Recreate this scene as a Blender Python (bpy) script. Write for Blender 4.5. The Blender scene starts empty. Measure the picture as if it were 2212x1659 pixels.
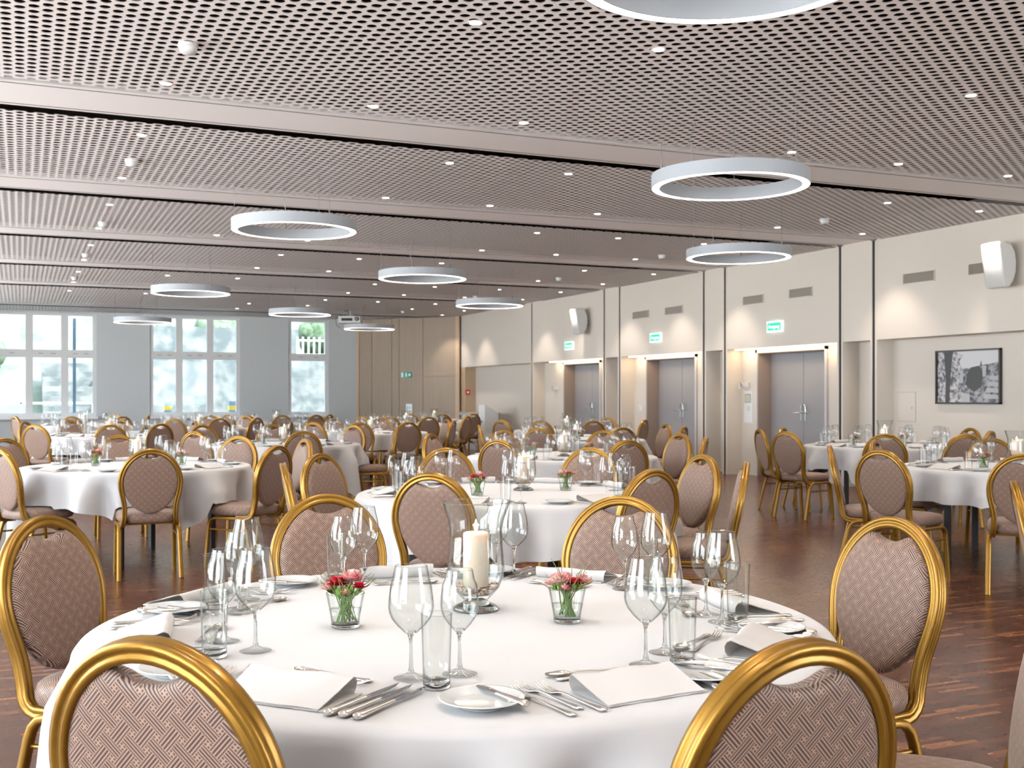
import bpy, math, random
from mathutils import Vector
random.seed(7)
S = bpy.context.scene
COL = S.collection
PI = math.pi

# ------------------------------------------------------------------ camera, world, exposure
F_PX, CX, HY, CAM_H = 2400.0, 1106.0, 857.0, 1.32
CC, SS = 0.9143, 0.4050                      # camera yaw against the room (room X runs right, Y runs away)
cam_d = bpy.data.cameras.new('camera')
cam = bpy.data.objects.new('camera', cam_d); COL.objects.link(cam)
cam.location = (0, 0, CAM_H)
cam.rotation_euler = (PI / 2, 0, -math.atan2(SS, CC))
cam_d.sensor_width = 36
cam_d.lens = F_PX / 2212 * 36
cam_d.shift_y = (HY - 829.5) / 2212
cam_d.clip_end = 300
cam_d.dof.use_dof = True
cam_d.dof.focus_distance = 3.0
cam_d.dof.aperture_fstop = 10.0
S.camera = cam
S.view_settings.view_transform = 'Standard'
S.view_settings.look = 'None'
S.view_settings.gamma = 1
S.view_settings.use_curve_mapping = False
S.view_settings.exposure = 0.5

W = bpy.data.worlds.new('world'); S.world = W
W.use_nodes = True
nt = W.node_tree; nt.nodes.clear()
wo = nt.nodes.new('ShaderNodeOutputWorld'); bg = nt.nodes.new('ShaderNodeBackground')
bg.inputs[0].default_value = (0.86, 0.93, 1.0, 1); bg.inputs[1].default_value = 9.0
nt.links.new(bg.outputs[0], wo.inputs[0])

sd = bpy.data.lights.new('sun', 'SUN'); sd.energy = 24.0; sd.angle = 0.05; sd.color = (1, .97, .92)
sun = bpy.data.objects.new('sun', sd); COL.objects.link(sun)
sun.rotation_euler = Vector((-0.45, 0.6, -0.75)).to_track_quat('-Z', 'Y').to_euler()
sun.location = (6, 20, 20)

S.cycles.use_adaptive_sampling = True
S.cycles.adaptive_threshold = 0.03
S.cycles.use_denoising = True
S.cycles.max_bounces = 7
S.cycles.diffuse_bounces = 4
S.cycles.glossy_bounces = 3
S.cycles.transmission_bounces = 5
S.cycles.transparent_max_bounces = 24
S.cycles.caustics_reflective = False
S.cycles.caustics_refractive = False
S.cycles.sample_clamp_indirect = 4.0
S.cycles.use_light_tree = True

def WP(x, d, z=0.0):                         # camera frame (metres right, metres deep) -> room
    return Vector((CC * x + SS * d, -SS * x + CC * d, z))
def UV(u, d, z=0.0):
    return WP((u - CX) / F_PX * d, d, z)

# ------------------------------------------------------------------ materials
MATS = {}
def mat(name, col=(.8, .8, .8), rough=.5, metal=0.0, spec=.5, emit=None, estr=0, sheen=0, sss=0, coat=0):
    m = bpy.data.materials.new(name); m.use_nodes = True
    b = m.node_tree.nodes['Principled BSDF']
    b.inputs['Base Color'].default_value = (*col, 1)
    b.inputs['Roughness'].default_value = rough
    b.inputs['Metallic'].default_value = metal
    b.inputs['Specular IOR Level'].default_value = spec
    if emit:
        b.inputs['Emission Color'].default_value = (*emit, 1); b.inputs['Emission Strength'].default_value = estr
    if sheen: b.inputs['Sheen Weight'].default_value = sheen
    if sss:
        b.inputs['Subsurface Weight'].default_value = sss; b.inputs['Subsurface Scale'].default_value = .03
    if coat: b.inputs['Coat Weight'].default_value = coat; b.inputs['Coat Roughness'].default_value = .15
    MATS[name] = m
    return m
class N:                                     # tiny node helper
    def __init__(s, m): s.t = m.node_tree; s.b = s.t.nodes.get('Principled BSDF')
    def new(s, ty, **kw):
        n = s.t.nodes.new(ty)
        for k, v in kw.items(): setattr(n, k, v)
        return n
    def link(s, a, b): s.t.links.new(a, b)
    def m(s, op, a, b=None, c=None):
        n = s.t.nodes.new('ShaderNodeMath'); n.operation = op
        for i, v in enumerate((a, b, c)):
            if v is None: continue
            if isinstance(v, (int, float)): n.inputs[i].default_value = v
            else: s.t.links.new(v, n.inputs[i])
        return n.outputs[0]
    def mixc(s, f, a, b):
        n = s.t.nodes.new('ShaderNodeMix'); n.data_type = 'RGBA'
        for i, v in ((0, f), (6, a), (7, b)):
            if isinstance(v, tuple): n.inputs[i].default_value = (*v, 1)
            elif isinstance(v, (int, float)): n.inputs[i].default_value = v
            else: s.t.links.new(v, n.inputs[i])
        return n.outputs[2]
    def bump(s, h, strength, dist):
        n = s.t.nodes.new('ShaderNodeBump'); n.inputs['Strength'].default_value = strength; n.inputs['Distance'].default_value = dist
        s.t.links.new(h, n.inputs['Height']); s.t.links.new(n.outputs[0], s.b.inputs['Normal'])
    def noise(s, vec, scale, detail=2):
        n = s.t.nodes.new('ShaderNodeTexNoise'); n.inputs['Scale'].default_value = scale; n.inputs['Detail'].default_value = detail
        if vec is not None: s.t.links.new(vec, n.inputs['Vector'])
        return n.outputs[0]
    def mapping(s, vec, scale, rot=(0, 0, 0)):
        n = s.t.nodes.new('ShaderNodeMapping'); n.inputs['Scale'].default_value = scale; n.inputs['Rotation'].default_value = rot
        s.t.links.new(vec, n.inputs['Vector']); return n.outputs[0]

wall_m = mat('wall_paint', (.58, .53, .47), .85)
pier_m = mat('pier_paint', (.53, .56, .57), .85)
trimw_m = mat('white_trim', (.66, .67, .67), .45)
beam_m = mat('beam_white', (.84, .81, .80), .5)
black_m = mat('black_gap', (.01, .01, .012), .6)
void_m = mat('ceiling_void', (.018, .014, .012), .95, spec=0)
door_m = mat('door_grey', (.27, .265, .28), .3)
reveal_m = mat('door_reveal', (.30, .24, .21), .5)
steel_m = mat('steel', (.72, .73, .75), .22, 1)
gold_m = mat('gold_paint', (.42, .24, .03), .36, .7, coat=.2)
cloth_m = mat('tablecloth', (.48, .475, .475), .8, sheen=.2)
napkin_m = mat('napkin', (.66, .645, .635), .8, sheen=.1)
china_m = mat('china', (.56, .58, .58), .12, coat=.4)
silver_m = mat('silver', (.80, .76, .71), .2, 1)
blade_m = mat('blade', (.62, .63, .66), .1, 1)
legb_m = mat('table_leg_black', (.012, .012, .014), .5)
board_m = mat('table_board', (.10, .065, .045), .6)
lamp_m = mat('ring_housing', (.33, .355, .38), .5)
ringe_m = mat('ring_diffuser', (1, 1, 1), .5, emit=(1, .86, .72), estr=20)
dle_m = mat('downlight_lens', (1, 1, 1), .5, emit=(1, .87, .72), estr=20)
cable_m = mat('cable', (.25, .24, .24), .6)
plast_m = mat('white_plastic', (.56, .56, .55), .4)
wax_m = mat('candle_wax', (.66, .57, .46), .5, sss=.6)
flame_m = mat('flame', (1, .7, .3), .5, emit=(1, .62, .25), estr=16)
wick_m = mat('wick', (.05, .03, .02), .9)
pebble_m = mat('pebbles', (.62, .45, .34), .5)
red_m = mat('red_petal', (.50, .012, .03), .55)
pink_m = mat('pink_petal', (.80, .38, .40), .6)
stem_m = mat('green_stem', (.16, .27, .06), .55)
twig_m = mat('twig', (.19, .17, .07), .7)
leaf_m = mat('leaf', (.17, .33, .05), .5)
wood_m = mat('oak_panel', (.42, .31, .21), .5)
woodl_m = mat('oak_light', (.58, .42, .27), .5)
grille_m = mat('vent_grille', (.40, .36, .31), .5)
greylac_m = mat('grey_lacquer', (.36, .35, .33), .5)
redbox_m = mat('red_box', (.55, .03, .03), .4)
led_m = mat('led_strip', (1, 1, 1), .5, emit=(1, .74, .45), estr=9)
greenl_m = mat('sign_green_lit', (.0, .5, .3), .5, emit=(.01, .42, .17), estr=.9)
whitel_m = mat('sign_white_lit', (1, 1, 1), .5, emit=(.75, 1, .85), estr=.95)
green_m = mat('sign_green', (.0, .30, .20), .4)
signw_m = mat('sign_white', (.75, .85, .88), .4)
dark_m = mat('dark_frame', (.03, .022, .02), .35)
grass_m = mat('grass', (.55, .68, .42), .9)
stone_m = mat('garden_stone', (.66, .66, .63), .9)
bush_m = mat('bush', (.36, .60, .24), .8)
bounce_m = mat('bounce_pale', (.88, .87, .85), .9)  # only for the added ground that reflects light indoors
yard_m = mat('yard', (.10, .10, .10), .9)
bld_m = mat('pale_render', (.22, .21, .20), .9)
yel_m = mat('yellow_band', (.9, .62, .08), .5)
blu_m = mat('slate_band', (.25, .33, .42), .5)
sill_m = mat('sill', (.80, .81, .80), .35)
blue_m = mat('blue_thing', (.08, .2, .6), .4)

def translucent(m, w_, col):                                          # light linen lets some light through
    n = N(m); t = n.new('ShaderNodeBsdfTranslucent'); t.inputs[0].default_value = (*col, 1); mx = n.new('ShaderNodeMixShader'); mx.inputs[0].default_value = w_
    out = [k for k in m.node_tree.nodes if k.type == 'OUTPUT_MATERIAL'][0]
    n.link(n.b.outputs[0], mx.inputs[1]); n.link(t.outputs[0], mx.inputs[2]); n.link(mx.outputs[0], out.inputs[0])
translucent(napkin_m, .22, (.85, .82, .78))
# woven upholstery: short diagonal bundles of four threads, crossing like basket work
def fabric(name, light, dark, a=.034):
    m = mat(name, light, .55, sheen=.12, spec=.45)
    n = N(m)
    uv = n.new('ShaderNodeUVMap').outputs[0]
    sp = n.new('ShaderNodeSeparateXYZ'); n.link(n.mapping(uv, (1 / a, 1 / a, 1), (0, 0, PI / 4)), sp.inputs[0])
    x, y = sp.outputs[0], sp.outputs[1]
    ix = n.m('ROUND', x); iy = n.m('ROUND', y)
    fx = n.m('SUBTRACT', x, ix); fy = n.m('SUBTRACT', y, iy)
    par = n.m('FLOORED_MODULO', n.m('ADD', ix, iy), 2)          # 0: bundle along x, 1: along y
    par = n.m('GREATER_THAN', par, .5)
    def pick(f, a_, b_): return n.m('ADD', n.m('MULTIPLY', f, b_), n.m('MULTIPLY', n.m('SUBTRACT', 1, f), a_))
    p = pick(par, fx, fy); q = pick(par, fy, fx)                # in cell frame the main bundle runs along p, |q|<.3
    W_ = .31
    inq = n.m('LESS_THAN', n.m('ABSOLUTE', q), W_)
    inp = n.m('LESS_THAN', n.m('ABSOLUTE', p), W_)
    def stripes(t): return n.m('GREATER_THAN', n.m('SINE', n.m('MULTIPLY', n.m('ADD', t, W_), 2 * PI * 3.5 / (2 * W_))), -.15)
    sq = n.m('MULTIPLY', stripes(q), n.m('LESS_THAN', n.m('ABSOLUTE', q), .285)); spp = n.m('MULTIPLY', stripes(p), n.m('LESS_THAN', n.m('ABSOLUTE', p), .285))
    endp = n.m('LESS_THAN', n.m('ABSOLUTE', n.m('SUBTRACT', n.m('ABSOLUTE', q), .31)), .022); spp = n.m('MULTIPLY', spp, n.m('SUBTRACT', 1, endp))
    dots = n.m('MULTIPLY', n.m('GREATER_THAN', n.m('COSINE', n.m('MULTIPLY', x, 2 * PI * 5)), -.25), n.m('GREATER_THAN', n.m('COSINE', n.m('MULTIPLY', y, 2 * PI * 5)), -.25))
    inner = pick(inp, n.m('MULTIPLY', dots, .9), spp)
    d = pick(inq, inner, sq)
    ns = n.noise(n.mapping(uv, (900, 900, 1)), 1, 2)
    c1 = n.mixc(n.m('MULTIPLY', ns, .5), light, tuple(v * .72 for v in light))
    n.link(n.mixc(d, c1, dark), n.b.inputs['Base Color'])
    n.bump(d, .5, .0012)
    return m
fab_m = fabric('chair_fabric', (.37, .235, .165), (.048, .027, .026))

def thin_glass(name, ior=1.5, tint=(.975, .985, .98), rough=0.0, edge=None):
    m = bpy.data.materials.new(name); m.use_nodes = True; t = m.node_tree; t.nodes.clear()
    o = t.nodes.new('ShaderNodeOutputMaterial'); mx = t.nodes.new('ShaderNodeMixShader')
    tr = t.nodes.new('ShaderNodeBsdfTransparent'); gl = t.nodes.new('ShaderNodeBsdfGlossy')
    fr = t.nodes.new('ShaderNodeFresnel'); ge = t.nodes.new('ShaderNodeNewGeometry'); mr = t.nodes.new('ShaderNodeMapRange')
    mr.inputs[3].default_value = ior; mr.inputs[4].default_value = 1 / ior            # the same reflectance from either side of the sheet
    t.links.new(ge.outputs['Backfacing'], mr.inputs[0]); t.links.new(mr.outputs[0], fr.inputs[0])
    tr.inputs[0].default_value = (*tint, 1); gl.inputs['Roughness'].default_value = rough
    t.links.new(fr.outputs[0], mx.inputs[0]); t.links.new(tr.outputs[0], mx.inputs[1]); t.links.new(gl.outputs[0], mx.inputs[2])
    if edge:                                                         # a longer way through the wall near the outline
        lw_ = t.nodes.new('ShaderNodeLayerWeight'); lw_.inputs[0].default_value = .5; cr = t.nodes.new('ShaderNodeValToRGB')
        cr.color_ramp.elements[0].color = (*tint, 1); cr.color_ramp.elements[0].position = .55
        cr.color_ramp.elements[1].color = (edge, edge * 1.01, edge * 1.01, 1); cr.color_ramp.elements[1].position = .97
        t.links.new(lw_.outputs['Facing'], cr.inputs[0]); t.links.new(cr.outputs[0], tr.inputs[0])
    t.links.new(mx.outputs[0], o.inputs[0]); MATS[name] = m
    return m
glass_m = thin_glass('thin_glass', 1.52, edge=.62)
pane_m = thin_glass('window_glass', 1.3, (.64, .69, .71))
glassf_m = thin_glass('thin_glass_far', 1.75, (.96, .97, .97), edge=.5)
water_m = thin_glass('water', 1.33, (.93, .95, .94))
solid_m = mat('solid_glass', (.97, 1, .99), 0.02)
solid_m.node_tree.nodes['Principled BSDF'].inputs['Transmission Weight'].default_value = 1
solid_m.node_tree.nodes['Principled BSDF'].inputs['IOR'].default_value = 1.45

# perforated ceiling panels: round holes in a staggered grid, open to the dark void
def perf():
    m = mat('perforated_panel', (.87, .835, .82), .55)
    n = N(m)
    tc = n.new('ShaderNodeTexCoord').outputs['Object']
    sp = n.new('ShaderNodeSeparateXYZ'); n.link(tc, sp.inputs[0])
    P = .098; Q = .0735; R = .0305
    u = n.m('DIVIDE', sp.outputs[0], Q); col = n.m('ROUND', u)
    off = n.m('MULTIPLY', n.m('FLOORED_MODULO', col, 2), .5)
    v = n.m('SUBTRACT', n.m('DIVIDE', sp.outputs[1], P), off)
    dx = n.m('MULTIPLY', n.m('SUBTRACT', u, col), Q); dy = n.m('MULTIPLY', n.m('SUBTRACT', v, n.m('ROUND', v)), P)
    r = n.m('SQRT', n.m('ADD', n.m('MULTIPLY', dx, dx), n.m('MULTIPLY', dy, dy)))
    hole = n.m('LESS_THAN', r, R)
    tr = n.new('ShaderNodeBsdfTransparent'); mx = n.new('ShaderNodeMixShader')
    out = [k for k in m.node_tree.nodes if k.type == 'OUTPUT_MATERIAL'][0]
    n.link(hole, mx.inputs[0]); n.link(n.b.outputs[0], mx.inputs[1]); n.link(tr.outputs[0], mx.inputs[2]); n.link(mx.outputs[0], out.inputs[0])
    return m
perf_m = perf()

def parquet():
    m = mat('parquet', (.16, .06, .035), .28, spec=.4)
    n = N(m); tc = n.new('ShaderNodeTexCoord').outputs['Object']
    br = n.new('ShaderNodeTexBrick'); n.link(tc, br.inputs['Vector'])
    br.inputs['Scale'].default_value = 1; br.inputs['Brick Width'].default_value = .24; br.inputs['Row Height'].default_value = .028
    br.inputs['Mortar Size'].default_value = .0006; br.inputs['Color1'].default_value = (0, 0, 0, 1); br.inputs['Color2'].default_value = (1, 1, 1, 1)
    br.inputs['Bias'].default_value = 0; br.inputs['Mortar'].default_value = (.2, .2, .2, 1); br.offset_frequency = 2; br.offset = .37
    ramp = n.new('ShaderNodeValToRGB'); n.link(br.outputs['Color'], ramp.inputs[0])
    e = ramp.color_ramp.elements
    e[0].color = (.048, .018, .012, 1); e[1].color = (.30, .115, .050, 1)
    k = ramp.color_ramp.elements.new(.5); k.color = (.080, .029, .017, 1)
    k = ramp.color_ramp.elements.new(.82); k.color = (.115, .042, .022, 1)
    ns = n.noise(n.mapping(tc, (6, 90, 1)), 1, 4)
    c = n.mixc(n.m('MULTIPLY', ns, .45), ramp.outputs[0], (.07, .03, .02))
    n.link(c, n.b.inputs['Base Color'])
    n.link(n.m('ADD', n.m('MULTIPLY', n.noise(n.mapping(tc, (14, 40, 1)), 1, 2), .16), .17), n.b.inputs['Roughness'])
    return m
parq_m = parquet()

def tweak_wood(m, c1, c2, sc=(60, 60, 1.2)):
    n = N(m); tc = n.new('ShaderNodeTexCoord').outputs['Object']
    n.link(n.mixc(n.noise(n.mapping(tc, sc), 1, 3), c1, c2), n.b.inputs['Base Color'])
tweak_wood(wood_m, (.25, .19, .14), (.37, .29, .21))
tweak_wood(woodl_m, (.42, .30, .19), (.50, .37, .25))
def tweak_noise(m, c1, c2, scale, bs=0, bd=0):
    n = N(m); tc = n.new('ShaderNodeTexCoord').outputs['Object']
    o = n.noise(tc, scale, 4); r = n.new('ShaderNodeValToRGB'); n.link(o, r.inputs[0])
    r.color_ramp.elements[0].position = .38; r.color_ramp.elements[1].position = .62
    r.color_ramp.elements[0].color = (*c1, 1); r.color_ramp.elements[1].color = (*c2, 1)
    n.link(r.outputs[0], n.b.inputs['Base Color'])
    if bs: n.bump(o, bs, bd)
tweak_noise(grass_m, (.10, .125, .09), (.165, .17, .155), .9)
tweak_noise(stone_m, (.09, .10, .10), (.19, .19, .18), 2.2)
tweak_noise(bush_m, (.05, .085, .035), (.14, .175, .11), 5)
tweak_noise(pebble_m, (.78, .62, .52), (.36, .23, .15), 160)
tweak_noise(pink_m, (.80, .62, .52), (.74, .25, .30), 45)
n_ = N(cloth_m); tc_ = n_.new('ShaderNodeTexCoord').outputs['Object']
n_.bump(n_.noise(tc_, 3.2, 2), .25, .012)
n_ = N(gold_m); tc_ = n_.new('ShaderNodeTexCoord').outputs['Object']
n_.link(n_.mixc(n_.noise(tc_, 26, 3), (.235, .118, .010), (.33, .172, .022)), n_.b.inputs['Base Color'])

# ------------------------------------------------------------------ mesh building
class MB:
    def __init__(s): s.v = []; s.f = []; s.mi = []; s.uv = []; s.sm = []
    def face(s, idx, mi=0, uv=None, sm=True): s.f.append(tuple(idx)); s.mi.append(mi); s.uv.append(uv); s.sm.append(sm)
    def box(s, a, b, mi=0):
        x0, y0, z0 = a; x1, y1, z1 = b
        x0, x1 = min(x0, x1), max(x0, x1); y0, y1 = min(y0, y1), max(y0, y1); z0, z1 = min(z0, z1), max(z0, z1)
        o = len(s.v)
        s.v += [(x0, y0, z0), (x1, y0, z0), (x1, y1, z0), (x0, y1, z0), (x0, y0, z1), (x1, y0, z1), (x1, y1, z1), (x0, y1, z1)]
        for q in ((0, 3, 2, 1), (4, 5, 6, 7), (0, 1, 5, 4), (1, 2, 6, 5), (2, 3, 7, 6), (3, 0, 4, 7)): s.face([o + k for k in q], mi, sm=False)
        return s
    def grid(s, rows, closed=False, mi=0, uvs=None, sm=True, flip=False):
        o = len(s.v); n = len(rows[0])
        for r in rows: s.v += [tuple(p) for p in r]
        for i in range(len(rows) - 1):
            for j in range(n if closed else n - 1):
                k = (j + 1) % n
                q = [o + i * n + j, o + i * n + k, o + (i + 1) * n + k, o + (i + 1) * n + j]
                uv = [uvs[i][j], uvs[i][k], uvs[i + 1][k], uvs[i + 1][j]] if uvs else None
                if flip: q = q[::-1]; uv = uv[::-1] if uv else None
                s.face(q, mi, uv, sm)
        return s
    def cap(s, ring, mi=0, flip=False, sm=False):
        o = len(s.v); s.v += [tuple(p) for p in ring]
        idx = list(range(o, o + len(ring))); s.face(idx[::-1] if flip else idx, mi, sm=sm)
        return s
    def lathe(s, prof, n=32, c=(0, 0, 0), mi=0, sm=True):
        rows = [[(c[0] + r * math.cos(2 * PI * k / n), c[1] + r * math.sin(2 * PI * k / n), c[2] + z) for k in range(n)] for r, z in prof]
        return s.grid(rows, True, mi, sm=sm)
    def sweep(s, path, prof, up=(0, 0, 1), closed=False, mi=0, scales=None, sm=True, caps=True):
        """prof: (a, b) pairs; a runs along the side vector, b along the up-ish vector"""
        P = [Vector(p) for p in path]; rows = []; up0 = Vector(up)
        for i, p in enumerate(P):
            if closed: t = P[(i + 1) % len(P)] - P[i - 1]
            else: t = P[min(i + 1, len(P) - 1)] - P[max(i - 1, 0)]
            t.normalize()
            side = t.cross(up0)
            if side.length < 1e-4: side = t.cross(Vector((1, 0, .01)))
            side.normalize(); u2 = side.cross(t).normalized()
            k = scales[i] if scales else 1
            rows.append([p + side * a * k + u2 * b * k for a, b in prof])
        if closed: rows.append(rows[0])
        s.grid(rows, True, mi, sm=sm)
        if caps and not closed: s.cap(rows[0], mi, True); s.cap(rows[-1], mi)
        return s
    def tube(s, path, r, n=8, mi=0, scales=None, closed=False, up=(0, 0, 1)):
        return s.sweep(path, [(r * math.cos(2 * PI * k / n), r * math.sin(2 * PI * k / n)) for k in range(n)], up, closed, mi, scales)
    def ball(s, c, r, nu=12, nv=8, mi=0, sq=(1, 1, 1)):
        rows = []
        for i in range(nv + 1):
            a = -PI / 2 + PI * i / nv
            rows.append([(c[0] + r * sq[0] * math.cos(a) * math.cos(2 * PI * k / nu), c[1] + r * sq[1] * math.cos(a) * math.sin(2 * PI * k / nu), c[2] + r * sq[2] * math.sin(a)) for k in range(nu)])
        return s.grid(rows, True, mi)
    def mesh(s, name, mats):
        me = bpy.data.meshes.new(name)
        me.from_pydata(s.v, [], s.f)
        for m in (mats if isinstance(mats, (list, tuple)) else [mats]): me.materials.append(m)
        me.polygons.foreach_set('material_index', s.mi)
        me.polygons.foreach_set('use_smooth', s.sm)
        if any(s.uv):
            l = me.uv_layers.new(name='UVMap'); k = 0
            for f, uv in zip(s.f, s.uv):
                for q in range(len(f)):
                    l.data[k].uv = uv[q] if uv else (0, 0); k += 1
        me.update(); return me

def link(name, data, parent=None, loc=None, rz=0.0):
    o = bpy.data.objects.new(name, data); COL.objects.link(o)
    if parent is not None: o.parent = parent
    if loc is not None: o.location = loc
    if rz: o.rotation_euler = (0, 0, rz)
    return o
def tag(o, label=None, cat=None, group=None, kind=None):
    if label: o['label'] = label
    if cat: o['category'] = cat
    if group: o['group'] = group
    if kind: o['kind'] = kind
    return o
def thing(name, label, cat, loc=(0, 0, 0), rz=0, group=None):
    return tag(link(name, None, None, loc, rz), label, cat, group)
def struct(name, mb, m, parent=None, loc=None):
    o = link(name, mb.mesh(name, m) if mb else None, parent, loc)
    if parent is None: o['kind'] = 'structure'
    return o
def dup(root, loc, rz, label, group=None):
    r = root.copy(); COL.objects.link(r); r.location = loc; r.rotation_euler = (0, 0, rz); r['label'] = label
    if group: r['group'] = group
    for ch in list(root.children):
        c = ch.copy(); COL.objects.link(c); c.parent = r
        for g in ch.children:
            d = g.copy(); COL.objects.link(d); d.parent = c
    return r
protos = {}
def place(kind, maker, loc, rz, label, group=None):
    """first call builds the thing itself, later calls copy it"""
    if kind not in protos:
        o = maker(); protos[kind] = o; o.location = loc; o.rotation_euler = (0, 0, rz); o['label'] = label
        if group: o['group'] = group
        return o
    return dup(protos[kind], loc, rz, label, group)

# ------------------------------------------------------------------ room shell
CEIL = 3.52; WX = 11.0; FY = 30.9; LX = -3.2; BY = -4.0; SOF = 2.12
struct('floor', MB().box((LX - .3, BY - .3, -.1), (12.6, FY + .3, 0)), parq_m)
# ceiling: solid slab above a dark void, beams, perforated panels between them
BEAMS = [(1.4, 2.1), (8.52, 9.24), (12.22, 12.93), (15.86, 16.54), (19.53, 20.18), (23.2, 23.86), (28.6, 29.15)]
roof = MB(); roof.box((LX - .4, BY - .4, CEIL + .42), (12.8, FY + .4, CEIL + .5), 0)
struct('ceiling', roof, [void_m])
edges = [BY] + [v for b in BEAMS for v in b] + [FY]
for k in range(0, len(edges), 2):
    y0 = edges[k] + (.12 if k else 0); y1 = edges[k + 1] - (.12 if k + 1 < len(edges) - 1 else 0)
    pm = MB()
    for z in (CEIL, CEIL + .0045):                                     # the sheet's lower and upper face, the holes run through both
        o = len(pm.v); pm.v += [(LX, y0, z), (WX, y0, z), (WX, y1, z), (LX, y1, z)]; pm.face([o + 3, o + 2, o + 1, o], sm=False)
    struct('ceiling', pm, perf_m)
for y0, y1 in BEAMS:
    b = MB(); b.box((LX, y0, CEIL + .014), (WX + .02, y1, CEIL + .07), 0)
    b.box((LX, y0 + .06, CEIL + .011), (WX, y0 + .065, CEIL + .016), 1); b.box((LX, y1 - .065, CEIL + .011), (WX, y1 - .06, CEIL + .016), 1)
    struct('trim_1', b, [beam_m, black_m])
# right wall: upper bulkhead, fins with black slots, recessed lower wall with three door niches
FINS = [(12.25, 0), (12.95, 1), (15.86, 0), (16.5, 1), (19.5, 0), (20.14, 1), (23.68, 0)]
DOORS = [(13.62, 15.32), (17.2, 18.92), (20.85, 22.55)]
w = MB()
ys = [BY, 12.19, 12.31, 12.89, 13.01, 15.80, 15.92, 16.44, 16.56, 19.44, 19.56, 20.08, 20.2, 23.62, 23.74, 28.3]
for i in range(0, len(ys) - 1, 2):
    w.box((WX, ys[i], SOF), (WX + .55, ys[i + 1], CEIL + .1))
lower = [(BY, DOORS[0][0])] + [(DOORS[i][1], DOORS[i + 1][0]) for i in range(2)] + [(DOORS[2][1], 28.6)]
RX = WX + .3
for a, b in lower: w.box((RX, a, 0), (RX + .3, b, SOF + .1))
for a, b in DOORS: w.box((RX, a, 2.05), (RX + .3, b, SOF + .1))
w.box((RX + .3, BY, 0), (RX + .42, FY + .1, CEIL + .45))
struct('wall_right', w, wall_m)
for y, side in FINS:
    f = MB(); f.box((WX - .004, y - .065, 0), (RX, y - .028, CEIL), 0); f.box((WX - .004, y + .028, 0), (RX, y + .065, CEIL), 0)
    f.box((WX + .006, y - .028, 0), (RX, y + .028, CEIL), 1)
    struct('trim_2', f, [wall_m, black_m])
for i, (a, b) in enumerate(DOORS):
    d = tag(link('door_%d' % (i + 1), None, None, (RX, (a + b) / 2, 0)), kind='structure')
    h = (b - a) / 2
    fr = MB()
    for s_ in (-1, 1): fr.box((-.035, s_ * h, 0), (.28, s_ * (h + .05), 2.10))
    fr.box((-.035, -h - .05, 2.05), (.28, h + .05, 2.10)); link('door_frame', fr.mesh('door_frame', mat('frame_grey_%d' % i, (.52, .50, .50), .35)), d)
    rv = MB()
    for s_ in (-1, 1): rv.box((-.02, s_ * (h - .012), 0), (.28, s_ * h, 2.05))
    rv.box((-.02, -h, 2.038), (.28, h, 2.05)); link('door_reveal', rv.mesh('door_reveal', reveal_m), d)
    for s_ in (-1, 1):
        lf = MB().box((.25, s_ * .004, .01), (.285, s_ * (h - .012), 2.036)); l_ = link('door_leaf', lf.mesh('door_leaf', door_m), d)
        hd = MB(); hd.box((.238, s_ * .05 - .02, .93), (.252, s_ * .05 + .02, 1.18))
        hd.tube([(.245, s_ * .05, 1.06), (.195, s_ * .05, 1.06), (.190, s_ * .06, 1.06), (.190, s_ * .19, 1.06)], .009)
        if s_ < 0: hd.tube([(.19, -.05, 1.06), (.17, -.05, 1.10), (.165, -.07, 1.19), (.165, -.13, 1.19), (.165, -.15, 1.16), (.165, -.15, 1.08)], .008)
        link('door_handle', hd.mesh('door_handle', steel_m), l_)
    st = MB().box((WX + .1, a - .45, SOF - .012), (WX + .22, b + .40, SOF - .002))
    tag(link('led_strip', st.mesh('led_strip', led_m)), 'warm white light strip recessed above the %s grey double door' % ('nearest', 'middle', 'farthest')[i], 'light strip')
# oak wall cutting the far right corner
wd = Vector((10.97, 28.25, 0)); we = Vector((8.84, 30.95, 0)); dv = (we - wd); Lw = dv.length; dv.normalize(); nv = Vector((-dv.y, dv.x, 0))
if nv.y > 0: nv = -nv
def wp(t, off, z): p = wd + dv * t + nv * off; return (p.x, p.y, z)
ww = MB()
def wslab(t0, t1, z0, z1, off, mi=0):
    o = len(ww.v)
    ww.v += [wp(t0, 0, z0), wp(t1, 0, z0), wp(t1, off, z0), wp(t0, off, z0), wp(t0, 0, z1), wp(t1, 0, z1), wp(t1, off, z1), wp(t0, off, z1)]
    for q in ((0, 3, 2, 1), (4, 5, 6, 7), (0, 1, 5, 4), (1, 2, 6, 5), (2, 3, 7, 6), (3, 0, 4, 7)): ww.face([o + k for k in q], mi, sm=False)
cuts = [.12, 1.18, 1.97, 2.22, 2.9, 3.33]
for i in range(5):
    for z0, z1 in ((0, 1.86), (1.872, 2.95), (2.955, CEIL - .02)):
        if z0 < z1: wslab(cuts[i] + .006, cuts[i + 1] - .006, z0, z1, .03, 0)
wslab(0, .12, 0, CEIL, .06, 1); wslab(3.33, Lw, 0, CEIL, .05, 1); wslab(0, Lw, 0, CEIL, .005, 2)
o_ = MB()
struct('wall_corner', ww, [wood_m, woodl_m, reveal_m])
struct('trim_3', MB().box((WX - .0, 27.95, 0), (RX, 28.3, SOF)), woodl_m)
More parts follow.
